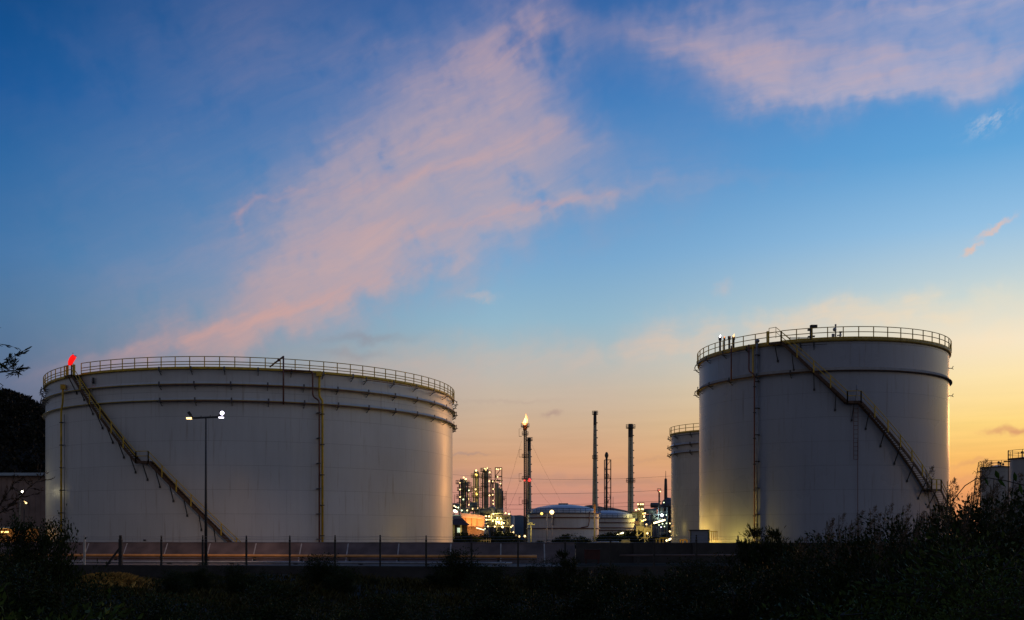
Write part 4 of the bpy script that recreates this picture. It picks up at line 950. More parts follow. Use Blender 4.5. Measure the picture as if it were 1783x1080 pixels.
def flame(cx_, cy_, Y, h, r, parent, em, lean=.15, seed=1):
    rr = random.Random(seed); b = P(cx_, cy_, Y); n = 12; vs = []; m_ = 9
    for i in range(m_+1):
        t_ = i/m_; rad = r*(math.sin(math.pi*min(1, t_*.9+.12))**.8)*(1-t_*.75)+.02
        for k in range(n):
            an = 2*math.pi*k/n; j = 1+.25*math.sin(3*an+t_*7+seed); vs.append((b.x+lean*h*t_*t_+rad*j*math.cos(an)+.12*r*math.sin(t_*9+seed), b.y+rad*j*math.sin(an), b.z+h*t_))
    return MB().add(vs, [(i*n+k, i*n+(k+1) % n, (i+1)*n+(k+1) % n, (i+1)*n+k) for i in range(m_) for k in range(n)], True).build('flame', em, parent)
flame(913, 740, YF-5, 1.9, .55, t, E_fl1, .1, 2); flame(916.1, 737.5, YF-5, 3.1, .55, t, E_fl1, -.02, 5); flame(913.2, 740.6, YF-4.4, 2.2, .85, t, E_fl2, .0, 8); flame(916.1, 738, YF-4.4, 3.6, .86, t, E_fl2, .0, 9)
point('flame_light', P(914.5, 733, YF-5), (1, .5, .15), 2500, .8, t)
def wire(name, a, b_, sag, r, parent=None, mt_=None, k=14):
    pts = [a.lerp(b_, i/k)-Vector((0, 0, sag*4*(i/k)*(1-i/k))) for i in range(k+1)]
    return MB().tube(pts, r, 4, False).build(name, mt_ or m_frame, parent)
for (a0, a1, b0, b1) in ((908, 768, 872, 880), (908, 832, 880, 885), (925, 772, 985, 878), (926, 836, 966, 878)):
    wire('guy_wire', P(a0, a1, YF-4), P(b0, b1+10, YF+8), .6, .028, t)
# lattice mast with tube
t = lattice('lattice_mast', 'open lattice mast with a pipe rising above it, between the two chimneys', 'mast', 1058, 801, 890, 10.8, 380, 9, brace='Z', th=.17)
q = gbase(1056.2, 380)
m = MB(); m.tube([q, P(1056.2, 789, 380)], .38, 10); m.build('vent_pipe', m_frame, t)
m = MB(); m.lathe(P(1056.2, 793, 379.8), [(.4, -1), (.7, -.3), (.7, .2), (.4, 1.0), (.2, 1.2)], 10); m.build('vent_head', m_frame, t)
for y in (832, 876): platform((q.x, q.y), .9, P(0, y, 380).z, t)
rod(1067.5, 865, 382, 'short thin mast just right of the lattice mast')
# lit column cluster right of chimney
t = lattice('steel_tower', 'stubby tower smothered in bright lamps, right of the pale chimney', 'steel tower', 1115.5, 880, 935, 8, 320, 5,
   [(1111, 878.3), (1115.7, 878.3), (1119.5, 878.3), (1107.5, 888), (1111.8, 886.5), (1113.3, 887), (1118, 886.3), (1119.5, 887), (1119.8, 894.5, E_sod), (1123.3, 894), (1121.5, 900), (1123.8, 905), (1118, 907.5, E_sod), (1120.5, 906.5), (1125.5, 913.5), (1121.8, 899)], brace='Z', lr=.4)
m = MB(); m.lathe(gbase(1115.5, 320), [(.75, 0), (.75, P(0, 882, 320).z), (.2, P(0, 880, 320).z)], 14); m.build('inner_column', m_colw, t)
for y in (881, 888, 896, 903): platform((PX(1116, 320), 320), 1.0, P(0, y, 320).z, t)
MB().box(gbase(1108, 321)+Vector((0, 0, P(0, 896, 321).z)), (3.0, 2.5, 1.9)).build('tank_box', m_dark, t)
for (px_, py_) in ((1112, 889), (1121, 896), (1118, 908)): point('lamp_light', P(px_, py_, 314), (1, .75, .2), 500, .4, t)
# cream pipe bridge
Yp = 220
t = thing('pipe_bridge', 'cream steel pipe bridge on braced legs, lit from within, by the lamp-smothered tower', 'pipe bridge', gbase(1118, Yp))
m = MB(); x0, x1 = PX(1105.5, Yp), PX(1134, Yp)
m.add([(x0, Yp-.5, P(0, 923, Yp).z), (x1, Yp-.5, P(0, 927.5, Yp).z), (x1, Yp-.5, P(0, 919.5, Yp).z), (x0, Yp-.5, P(0, 914.5, Yp).z), (x0, Yp+2, P(0, 923, Yp).z), (x1, Yp+2, P(0, 927.5, Yp).z), (x1, Yp+2, P(0, 919.5, Yp).z), (x0, Yp+2, P(0, 914.5, Yp).z)], [(0, 1, 2, 3), (5, 4, 7, 6), (4, 0, 3, 7), (1, 5, 6, 2), (3, 2, 6, 7), (0, 4, 5, 1)])
m.build('girder', m_ylit, t)
for px_, w_, yt in ((1108.3, .42, 917), (1121.7, .42, 919), (1133.1, .24, 913)):
    MB().box((PX(px_, Yp), Yp-.8, P(0, yt, Yp).z/2), (w_, .3, P(0, yt, Yp).z)).build('leg', m_ylit, t)
m = MB()
for (xa, ya, xb, yb) in ((1110, 934, 1120, 926), (1110, 942, 1120, 937), (1123, 927, 1132, 935), (1124, 938, 1133, 944), (1110, 936.5, 1132, 936.5), (1128, 927, 1126.5, 944)): m.bar(P(xa, ya, Yp-.8), P(xb, yb, Yp-.8), .12)
m.build('bracing', m_ylit, t)
MB().box(P(1109, 911, Yp+.5), (.95, 1, .8)).build('switch_box', mat('pink_box_paint', (.45, .28, .2), .6), t)
m = MB(); 
for y in (911, 913): m.bar(P(1110, y, Yp), P(1132, y+4.5, Yp), .06)
for i in range(8): m.bar(P(1111+3*i, 911.2+.6*i, Yp), P(1111+3*i, 916+.6*i, Yp), .06)
m.build('handrail', m_ylit, t)
lamp(1127.2, 928.8, Yp-1.5, .22, t); point('lamp_light', P(1120, 931, Yp-4.5), (1, .72, .16), 330, .3, t); point('lamp_light', P(1127, 917, Yp-3.5), (1, .72, .16), 60, .3, t)
# dark refinery unit right, with horn chimney
t = chimney('small_chimney', 'small red-and-white banded chimney far off, left of the rear tank', 1147.8, 853.5, 900, 2.6, 3.6, 420, 866, [(856, .5)], [(1147.5, 854, E_red, .3), (1149.6, 856, E_warm, .28)])
for o in t.children:
    if o.name.startswith('blackened'): o.data.materials[0] = mat('beacon_red_paint', (.25, .02, .02), .6)
t = thing('reactor_tower', 'hulking dark reactor tower with a spire on top, touching the rear tank', 'process tower', gbase(1166, 400))
q = gbase(1167, 400); zt = P(0, 870, 400).z
MB().lathe(q, [(2.6, 0), (2.6, P(0, 880, 400).z), (2.2, P(0, 873, 400).z), (1.2, zt), (.02, zt+.3)], 20).build('vessel', m_blue, t)
m = MB(); m.lathe(gbase(1159.2, 400), [(.7, zt-9), (.62, P(0, 850, 400).z), (.5, P(0, 834, 400).z), (.12, P(0, 833, 400).z), (.08, P(0, 820, 400).z)], 10); m.build('spire', m_frame, t)
m = MB(); m.tube([P(1154.5, 905, 400), P(1155, 882, 400), P(1157, 874, 400), P(1162, 870, 400), P(1168, 871, 400)], .9, 10); m.build('overhead_duct', m_blue, t)
for i, y in enumerate(range(882, 930, 6)):
    m = MB(); m.box(P(1164, y, 396), (4.6, 3, .2)); m.bar(P(1158, y-2.5, 394), P(1170, y-2.5, 394), .08); m.build('deck', m_frame, t)
for sx in (1157.5, 1164, 1170): MB().bar(gbase(sx, 394.5), P(sx, 878, 394.5), .3).build('leg', m_frame, t)
block('process_unit', 'low dark blue process unit with scattered lamps, left of the reactor tower', 1128, 1158, 884, 385, (897, 908, 918), 11,
  [(1155.8, 875.2, E_grn, .35), (1152.6, 897.5, E_wht, .9), (1153.5, 912, E_grn), (1160.5, 911.5, E_grn), (1147.5, 914.5, E_grn, .3), (1166.5, 911.5), (1166.3, 925.5, E_warm, .5), (1157, 917, E_grn, .3), (1151, 918, E_wht, .3), (1160.5, 897, E_grn, .25)], mt_=m_blue, vess=5)
point('lamp_light', P(1152, 896, 378), (.8, 1, .7), 900, .4)
block('process_unit', 'upper dark pipework block behind the small banded chimney', 1138, 1154, 884, 430, (886, 896), 13, [], mt_=m_blue, vess=3)
# four thin burner stacks seen over the rim of the right tank
for px_, yt, em, lb in ((1253.8, 587, E_wht, 'leftmost of four thin stacks peeping over the tall tank rim, white tip'), (1261.3, 587.5, E_fl2, 'second of four thin stacks over the tall tank rim, faint pale tip'),
                        (1269.8, 586, E_fl2, 'third of four thin stacks over the tall tank rim, dull red tip'), (1277.3, 586.5, E_fl1, 'rightmost of four thin stacks over the tall tank rim, orange flame')):
    q = gbase(px_, 300); t = thing('burner_stack', lb, 'burner stack', q, 'four burner stacks behind the tall stair tank'); w_ = .20 if px_ in (1261.3,) else .30
    MB().tube([q, P(px_, yt+2, 300)], w_, 8).build('pipe', m_dark, t); MB().lathe(P(px_, yt+1.5, 300), [(w_*1.5, -.7), (w_*1.5, .3), (w_, .3)], 10).build('burner', m_dark, t)
    h = {1253.8: .9, 1261.3: .5, 1269.8: .28, 1277.3: 1.1}[px_]
    flame(px_, yt+1, 299.7, h, .28 if h > .5 else .16, t, em, .2, int(px_))
# ------------------------------------------------------------------ pole lamps, tube lamps, posts
t = lamp_post('lamp_post', 'short post with crossarm lit yellow, in front of the burning flare stack', 924.5, 912.5, 948, 200, [], (918, 931), r=.13, mt_=m_ylit, arm_y=913.5)
MB().box(P(924.5, 911, 200), (.7, .3, .2)).build('lamp_head', m_ylit, t)
point('lamp_light', P(924.5, 918, 197.5), (1, .8, .2), 200, .2, t)
lamp_post('lamp_post', 'slim grey post with twin lamps in front of the domed tank', 952, 893.5, 948, 215, [(943.2, 894.5)], (943, 961.5), r=.09, mt_=m_galv, hr=.28, em=E_sod)
lamp_post('lamp_post', 'post carrying one large glowing lamp before the domed tank', 961.3, 895, 948, 216, [(960.8, 892)], None, r=.04, mt_=m_galv, hr=.48, em=E_warm, watts=40)
t = lamp_post('marker_post', 'tall amber-lit post at the right side of the domed tank', 1035.3, 880, 946, 190, [], None, r=.15, mt_=m_ylit)
MB().box(P(1035.3, 886, 190), (.35, .3, 1.6)).build('upper_sleeve', m_orange, t)
point('lamp_light', P(1036, 893, 187), (1, .55, .1), 80, .2, t); point('lamp_light', P(1036, 930, 186), (1, .75, .2), 90, .2, t)
lamp_post('lamp_post', 'plain slim post in front of the lit workshop', 846.8, 923, 948, 200, [], None, r=.07, mt_=m_ylit)
lamp_post('street_lamp', 'low lamp on a dark post beneath the flare stack', 904, 934.5, 948, 180, [(904.2, 934.3)], (902.5, 906), r=.05, mt_=m_dark, hr=.16)
for px_, py_, lb in ((859, 938.5, 'bollard lamp glowing among dark bushes below the process unit'), (913.8, 933.8, 'bollard lamp at the foot of the flare stack'), (889, 927, 'left small lamp right of the glowing process unit'), (893.8, 927, 'small lamp just right of its twin near the distant hill'),
                     (892.5, 931.5, 'small lamp below its two neighbours near the distant hill'), (898.7, 932.8, 'small lamp between bushes left of the flare stack foot')):
    t = thing('bollard_lamp', lb, 'lamp', gbase(px_, 210)); MB().tube([gbase(px_, 210), P(px_, py_+1, 210)], .05, 6).build('pole', m_dark, t); lamp(px_, py_, 209.9, .23 if px_ in (859, 913.8) else .15, t)
for (xa, ya, xb, yb, Y, lb, wt) in ((1138.5, 911, 1157.8, 905.5, 210, 'long slanting tube lamp hanging high, left of the rear tank', 60), (1160.2, 941.5, 1180.5, 934, 175, 'long slanting tube lamp low at the foot of the rear tank', 50), (1075, 931.5, 1085, 928, 205, 'short slanting tube lamp on a little post, left of the pipe bridge', 40)):
    t = thing('tube_lamp', lb, 'tube lamp', gbase(xa-1, Y))
    MB().tube([gbase(xa-2, Y), P(xa-2, ya-.5, Y), P(xa, ya, Y)], .07, 6).build('pole', m_ylit if xa == 1075 else m_frame, t)
    MB().tube([P(xa, ya, Y), P(xb, yb, Y-1.5)], .15, 8).build('tube', emit('tube_glow', (1, .80, .42), 5, True), t)
    point('lamp_light', P((xa+xb)/2, (ya+yb)/2+1, Y-2), (1, .7, .2), wt, .3, t)
# ------------------------------------------------------------------ cabinet, cage and yard lights by the right tank
Yc = 98; q = P(1216.5, 945, Yc)
t = thing('equipment_cabinet', 'pale blue-grey cabinet edged in dark green, at the foot of the tall stair tank', 'cabinet', (q.x, Yc, 0))
zt = P(0, 924.5, Yc).z; w_ = 31/F*Yc
m_cab = mat('cabinet_panel', (.20, .22, .27), .5, var=.1); m_green = mat('dark_green_trim', (.01, .05, .035), .5)
MB().box((q.x, Yc, zt/2+.02), (w_, 1.0, zt)).build('body', m_cab, t)
for dx in (-w_/2, w_/2): MB().box((q.x+dx, Yc-.51, zt/2+.02), (.09, .06, zt+.06)).build('trim', m_green, t)
MB().box((q.x, Yc-.02, zt+.06), (w_+.2, 1.16, .09)).build('lid', m_dark, t)
q = P(1240.5, 945, Yc); t = thing('pipe_cage', 'yellow barred cage beside the pale cabinet', 'cage', (q.x, Yc, 0))
w_ = 13/F*Yc; zt = P(0, 925.5, Yc).z
for i in range(5):
    x = q.x-w_/2+w_*i/4; MB().box((x, Yc-.4, zt/2), (.05, .05, zt)).build('bar', m_yel, t)
m = MB(); m.bar((q.x-w_/2, Yc-.4, zt), (q.x+w_/2, Yc-.4, zt), .06); m.bar((q.x-w_/2, Yc-.4, zt*.45), (q.x+w_/2, Yc-.4, zt*.45), .05); m.bar((q.x+w_/2, Yc-.4, zt), (q.x+w_/2, Yc+.6, zt), .06); m.build('rail', m_yel, t)
def goal(px0, px1, yt, Y, lb):
    t = thing('handrail_frame', lb, 'handrail', gbase((px0+px1)/2, Y)); zt = P(0, yt, Y).z
    for x in (px0, (px0*.6+px1*.4), px1): MB().box((PX(x, Y), Y, zt/2), (.16, .12, zt)).build('post', m_yel, t)
    MB().bar((PX(px0, Y), Y-.02, zt), (PX(px1, Y), Y-.02, zt), .16).build('rail', m_yel, t)
goal(1184.5, 1196, 940, 130, 'low amber-lit handrail between rear tank and pale cabinet'); goal(1149, 1163, 937, 150, 'low yellow-lit handrail left of the rear tank')
goal(1140, 1148, 939, 156, 'short handrail just right of the pipe bridge')
point('lamp_light', P(1190, 937, 127), (1, .55, .12), 25, .15)
point('lamp_light', P(1155, 940, 147), (1, .75, .2), 25, .15)
qq = T2.p(T2.ang(1290), .9, 2.2); fl2 = thing('ground_floodlight', 'ground floodlight hidden behind the boundary wall, washing the tall tank yellow', 'floodlight', (qq.x, qq.y, 0))
MB().box((qq.x, qq.y, .25), (.3, .3, .5)).build('housing', m_dark, fl2)
point('lamp_light', (qq.x, qq.y, .9), (1, .68, .10), 520, .4, fl2)
qq = T2.p(-A2+.28, 1.5, 2.4); point('lamp_light', qq, (1, .58, .10), 1500, .4)
qq = T2.p(-A2+.05, 5, 9); point('lamp_light', qq, (1, .62, .16), 260, .6)
qq = T3.p(-A3+.3, 4, 7); point('lamp_light', qq, (1, .74, .18), 200, .5)
# long pale roof low behind the wall, lit kit on it
t = thing('pipe_trough', 'long low pale duct lying behind the wall, left of the pipe bridge', 'duct', P(1060, 948, 170))
MB().box(P(1062, 948, 172)+Vector((0, 0, -.2)), (7.6, 1.2, 1.0)).tube([P(1028, 948, 171), P(1034, 946, 171), P(1046, 944.7, 171), P(1078, 945, 171)], .22, 8).build('duct', m_galv, t)
t = thing('pump_skid', 'small yellow-lit pump skid on the low duct, left of the pipe bridge', 'pump', P(1089, 946, 168))
q = P(1089, 946, 168); MB().box(q+Vector((0, 0, .15)), (1.5, .8, .3)).tube([q+Vector((-.6, 0, .45)), q+Vector((.5, 0, .45))], .16, 8).build('pump', m_ylit, t); MB().box(q+Vector((.62, 0, .35)), (.1, .1, .7)).build('valve_post', m_ylit, t)
point('lamp_light', q+Vector((0, -2, 1.4)), (1, .8, .25), 22, .15, t)
t = thing('stakes_fence', 'row of yellow-lit stakes among dark bushes below the lit workshop', 'fence', gbase(838, 190))
for px_ in (827, 829.5, 832.2, 835.5, 838.5, 842.5, 847, 851, 854):
    MB().box((PX(px_, 190), 190, P(0, 938.5, 190).z/2), (.10 if px_ != 838.5 else .22, .1, P(0, 938.5, 190).z)).build('stake', m_ylit, t)
MB().bar(P(826, 941, 190), P(855, 941, 190), .07).build('rail', m_ylit, t)
point('lamp_light', P(838, 938, 187.5), (1, .75, .15), 45, .2, t); point('lamp_light', P(848, 938, 187.5), (1, .5, .1), 35, .2, t)
# ------------------------------------------------------------------ power lines across the gap
t = thing('power_line', 'thin sagging power lines strung low across the sky between the tanks', 'power line', P(760, 930, 200))
for (y0, y1, y2, Y) in ((856, 858, 849, 230), (876, 877, 868, 230), (883, 884, 872, 232), (822, 834, 822, 228)):
    wire('wire', P(740, y0, Y), P(1300, y2-6, Y), ((y1-(y0+y2)/2)+4)/F*Y*1.0, .03 if y0 != 822 else .02, t, m_dark, 40)
for px_ in (738, 1302): MB().tube([gbase(px_, 230), P(px_, 815, 230)], .14, 6).build('pole', m_dark, t)
# ------------------------------------------------------------------ hills
def hill(name, pts, Y, dep, mt_, lo=-5, rough=1.0, seed=1):
    """ridge through photo points at distance Y, falling to the ground before and behind"""
    r_ = np.random.default_rng(seed); X0, X1 = PX(pts[0][0], Y), PX(pts[-1][0], Y); n = 140; k = 16
    xs_ = np.linspace(X0, X1, n); zr_ = np.interp(xs_, [PX(p[0], Y) for p in pts], [P(0, p[1], Y).z for p in pts])
    nz_ = sum(np.sin(xs_*f/Y*60+r_.uniform(0, 6))*a for f, a in ((1, 1), (2.3, .6), (5.1, .35), (11, .2), (23, .12)))*rough*Y/400
    V_ = []
    for j in range(k+1):
        t_ = j/k; f = math.sin(math.pi*t_)**.8 if 0 < t_ < 1 else 0
        V_ += [(x, Y+dep*(t_-.5)*2, lo+(z+a*.6-lo)*f+ (a*.5*math.sin(j*1.7+x*.05))*f) for x, z, a in zip(xs_, zr_, nz_)]
    V_ = np.array(V_); I_ = np.arange(n*(k+1)).reshape(k+1, n); F_ = np.stack([I_[:-1, :-1], I_[:-1, 1:], I_[1:, 1:], I_[1:, :-1]], -1).reshape(-1, 4)
    return tag(place(name, npmesh(name, V_, F_, mt_, True)), kind='structure'), xs_, zr_
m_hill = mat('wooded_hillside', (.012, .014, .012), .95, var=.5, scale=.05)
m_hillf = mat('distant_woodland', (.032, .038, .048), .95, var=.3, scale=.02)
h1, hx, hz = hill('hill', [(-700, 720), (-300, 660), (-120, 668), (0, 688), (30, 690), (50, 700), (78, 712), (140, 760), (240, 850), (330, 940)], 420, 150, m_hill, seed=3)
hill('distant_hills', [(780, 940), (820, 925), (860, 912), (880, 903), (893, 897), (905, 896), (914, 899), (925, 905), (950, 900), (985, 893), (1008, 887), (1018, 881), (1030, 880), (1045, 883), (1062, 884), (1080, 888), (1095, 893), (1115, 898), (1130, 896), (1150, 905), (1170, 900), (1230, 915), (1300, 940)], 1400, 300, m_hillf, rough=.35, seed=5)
# ------------------------------------------------------------------ vegetation
def leaf_mat(name, col, var=.4, rough=.55):
    m = bpy.data.materials.new(name); m.use_nodes = True; t = m.node_tree; b = t.nodes['Principled BSDF']
    gi = t.nodes.new('ShaderNodeNewGeometry'); rp = t.nodes.new('ShaderNodeValToRGB'); t.links.new(gi.outputs['Random Per Island'], rp.inputs[0])
    e = rp.color_ramp.elements; e[0].color = (col[0]*(1-var), col[1]*(1-var), col[2]*(1-var), 1); e[1].color = (col[0]*(1+var*1.3), col[1]*(1+var), col[2]*(1+var*.4), 1)
    t.links.new(rp.outputs[0], b.inputs['Base Color']); b.inputs['Roughness'].default_value = rough; b.inputs['Specular IOR Level'].default_value = .06
    return m
m_leaf = leaf_mat('dark_green_leaves', (.022, .034, .012)); m_leafl = leaf_mat('fresh_green_leaves', (.045, .075, .018)); m_leafb = leaf_mat('brownish_leaves', (.06, .038, .022))
m_bark = mat('bark', (.035, .028, .02), .9, var=.3, scale=6); m_plume = leaf_mat('tan_plumes', (.11, .08, .055)); m_reed = leaf_mat('reed_blades', (.022, .026, .011))
m_wood = leaf_mat('woodland_leaves', (.017, .019, .017)); m_grass = leaf_mat('mixed_grass', (.052, .048, .018), .7)
def leaves(P0, Dv, size, asp, rg):
    """diamond leaves: base points, directions, lengths"""
    n = len(P0); Dv = Dv/np.linalg.norm(Dv, axis=1, keepdims=True)
    W = np.cross(Dv, rg.normal(size=(n, 3))); W /= np.linalg.norm(W, axis=1, keepdims=True)+1e-9; Nn = np.cross(Dv, W)
    L_ = (size*rg.uniform(.6, 1.25, n))[:, None]
    V = np.stack([P0, P0+Dv*L_*.45+W*L_*asp*.5+Nn*L_*.06, P0+Dv*L_-Nn*L_*.08, P0+Dv*L_*.45-W*L_*asp*.5+Nn*L_*.06], 1).reshape(-1, 3)
    return V, np.arange(4*n).reshape(n, 4)
def shrub_meshes(name, h, wd, stems, nl, size, asp, seed, mleaf, upright=.5, clump=.16, top=.25, mb_=None):
    rg = np.random.default_rng(seed); tb = MB(); pts = []; dirs = []
    for s_ in range(stems):
        an = rg.uniform(0, 2*math.pi); lean = rg.uniform(.1, 1)*wd/2; hh = h*rg.uniform(.6, 1.0)*(1-.35*(lean/(wd/2))**2)
        b0 = np.array([rg.normal(0, wd*.05), rg.normal(0, wd*.05), -.15]); tip = np.array([math.cos(an)*lean, math.sin(an)*lean, hh])
        k = 6; line = [b0+(tip-b0)*np.array([(i/k)**1.4, (i/k)**1.4, (i/k)**.9])+rg.normal(0, .03*wd, 3)*(i/k) for i in range(k+1)]
        tb.tube(line, [max(.004, .018*h*(1-.85*i/k)) for i in range(k+1)], 4, False)
        for q in range(9):
            i = rg.integers(2, k+1); c0 = line[i]; tw = c0 + np.array([rg.normal(0, 1), rg.normal(0, 1), abs(rg.normal(.3, .6))])*clump*wd*.8
            tb.tube([c0, (c0+tw)/2+rg.normal(0, .02, 3), tw], [.008*h**.5, .005, .003], 3, False)
            m_ = max(3, int(nl/(stems*9))); t_ = rg.uniform(.2, 1.05, m_)[:, None]
            p = c0*(1-t_)+tw*t_+rg.normal(0, clump*wd*.28, (m_, 3)); pts.append(p)
            d = (p-c0)*1.2+rg.normal(0, .5, (m_, 3))*clump*wd+np.array([0, 0, upright])*clump*wd; dirs.append(d)
    Pn = np.concatenate(pts); Dn = np.concatenate(dirs); Pn[:, 2] = np.maximum(Pn[:, 2], .02)
    V, Fc = leaves(Pn, Dn, np.full(len(Pn), size), asp, rg)
    return tb.mesh(name+'_stems', mb_ or m_bark), npmesh(name+'_foliage', V, Fc, mleaf)
def plant(kind, name, label, cat, px, Y, group=None, sc_=1.0, rz=None, z=None, sx=None):
    x = PX(px, Y); z = (gz(x, Y) if Y < 73 else (.42 if Y < 86 else 0)) if z is None else z
    t = thing(name, label, cat, (x, Y, z-.05), group, random.uniform(0, 6.28) if rz is None else rz); t.scale = (sx or sc_, sx or sc_, sc_)
    a, b_ = PROTO[kind]; place('stems', a, t); place('foliage', b_, t); return t
PROTO = {
 'bush': shrub_meshes('bush', 2.0, 2.6, 18, 13000, .07, .55, 11, m_leaf), 'bush2': shrub_meshes('bush_b', 2.0, 2.4, 16, 12000, .06, .5, 12, m_leaf, upright=.8, clump=.13),
 'tree': shrub_meshes('small_tree', 4.5, 2.6, 24, 20000, .085, .6, 13, m_leaf, clump=.15), 'willow': shrub_meshes('willow', 2.0, 1.6, 16, 4200, .12, .22, 14, m_leaf, upright=1.4, clump=.12),
 'broad': shrub_meshes('broadleaf', 1.2, 1.5, 14, 3200, .062, .42, 15, m_leafl, upright=.3, clump=.2), 'broadd': shrub_meshes('broadleaf_b', 1.3, 1.6, 14, 3800, .055, .5, 16, m_leafl, upright=.3, clump=.2),
 'far': shrub_meshes('far_bush', 3.5, 4.5, 14, 2600, .30, .6, 17, m_leaf, clump=.17)}
def fit(kind, name, label, cat, px, Y, ytop, group=None, wide=1.0):
    """scale a plant so its top reaches photo row ytop"""
    H_ = {'bush': 2.1, 'bush2': 2.1, 'tree': 4.7, 'willow': 2.2, 'broad': 1.35, 'broadd': 1.45, 'far': 3.8}[kind]
    x = PX(px, Y); z = gz(x, Y) if Y < 73 else 0.0; s_ = max(.25, (P(0, ytop, Y).z-z)/H_); return plant(kind, name, label, cat, px, Y, group, s_, sx=s_*wide)
# left: leafy small trees
fit('tree', 'small_tree', 'bushy dark small tree rising at the left edge before the warehouse', 'tree', 52, 30, 860, wide=.68)
fit('bush', 'shrub', 'rounded shrub leaning right from the bushy small tree, overlapping the pale fence post', 'shrub', 98, 29, 916, wide=.5)
fit('tree', 'small_tree', 'low dark tree cut by the left edge, below the orange shed lamp', 'tree', 5, 28, 925, wide=.7)
# shrubs below the fence
mids = [(205, 55, 1012, 'bush2', 'low shrub under the braced fence post'), (300, 52, 992, 'bush', 'dense shrub left of the mast foot'), (345, 54, 979, 'bush2', 'spiky shrub at the foot of the floodlight mast'), (415, 55, 984, 'bush', 'shrub just right of the floodlight mast foot'),
        (470, 50, 1000, 'bush2', 'loose shrub between mast and the bush that hides the ochre pipe'), (560, 57, 966, 'bush', 'bush rising over the ochre pipe below the brown and yellow downpipes'), (600, 55, 985, 'bush2', 'smaller shrub on the right flank of the bush over the ochre pipe'),
        (650, 60, 1002, 'bush2', 'rounded grassy shrub between the two bushes that overlap the pipes'), (800, 58, 957, 'bush', 'bush standing before the right corner of the widest tank'), (770, 60, 985, 'bush2', 'small shrub left of the bush at the tank corner'), (850, 52, 990, 'bush', 'dark shrub right of the bush at the tank corner'),
        (935, 50, 972, 'bush2', 'shrub below the burning flare stack'), (985, 48, 955, 'willow', 'upright twiggy shrub before the start of the black wall'), (1055, 47, 985, 'bush', 'dark shrub under the dull red cabinet'), (1130, 46, 990, 'bush2', 'dark shrub below the pipe bridge'),
        (1200, 46, 975, 'bush', 'dark shrub below the pale cabinet'), (1255, 44, 962, 'bush2', 'dark shrub below the yellow cage'), (1300, 42, 935, 'willow', 'short twiggy bush at the left of the clump against the tall tank'), (1330, 43, 913, 'willow', 'tallest twiggy bush overlapping the grey overflow pipe'),
        (1362, 42, 916, 'willow', 'twiggy bush just right of the tallest one against the tall tank'), (1400, 40, 950, 'bush', 'dark bush at the foot of the twiggy clump'), (1455, 36, 945, 'bush2', 'dark bush where the reeds begin')]
for px_, Y, yt, kd, lb in mids: fit(kd, 'shrub', lb, 'shrub', px_, Y, yt, 'shrubs growing below the fence', wide=1.25 if kd != 'willow' else .95)
# darker foreground row
fg = [(30, 24, 985), (150, 22, 1015), (260, 24, 1035), (360, 20, 1040), (455, 26, 1020), (560, 22, 1038), (655, 27, 1035), (745, 22, 1040), (840, 26, 1018), (930, 21, 1030), (1020, 26, 1005), (1110, 22, 1015), (1190, 27, 1000), (1275, 22, 1000), (1350, 26, 985)]
for i, (px_, Y, yt) in enumerate(fg):
    near = ['at the left edge', 'below the rounded shrub', 'left of the mast line', 'below the mast foot', 'right of the mast line', 'below the pipe-hiding bush', 'under the rounded grassy shrub', 'left of the tank corner bush', 'below the tank corner bush', 'below the flare stack', 'below the domed tank', 'below the pipe bridge', 'below the pale cabinet', 'below the yellow glow on the tall tank', 'below the twiggy clump'][i]
    fit('bush2' if i % 2 else 'bush', 'shrub', 'near unlit foreground shrub '+near, 'shrub', px_, Y, yt, 'unlit foreground shrubs', wide=1.3)
# broad-leaved plants close by
br_l = [(20, 11, 1010, 'filling the bottom left corner'), (95, 12, 1030, 'right of the corner plant at bottom left'), (150, 11, 1042, 'third from the bottom left corner'), (215, 12.5, 1050, 'last of the bottom left row'),
        (1460, 14, 1020, 'first of the bottom right row'), (1530, 13, 985, 'second in the bottom right row'), (1610, 12, 965, 'third in the bottom right row, before the reeds'), (1690, 12, 935, 'tall one right of the middle of the reeds'), (1750, 11, 905, 'highest one near the right edge'), (1660, 10, 1000, 'low one beneath its taller neighbour near the right edge'), (1775, 9.5, 985, 'low one in the bottom right corner'), (600, 12, 1072, 'sprig at the bottom edge under the pipe-hiding bush')]
for i, (px_, Y, yt, lb) in enumerate(br_l): fit('broadd' if i % 2 else 'broad', 'leafy_plant', 'broad-leaved green plant, '+lb, 'plant', px_, Y, yt, 'broad-leaved plants close to the camera', wide=1.15)
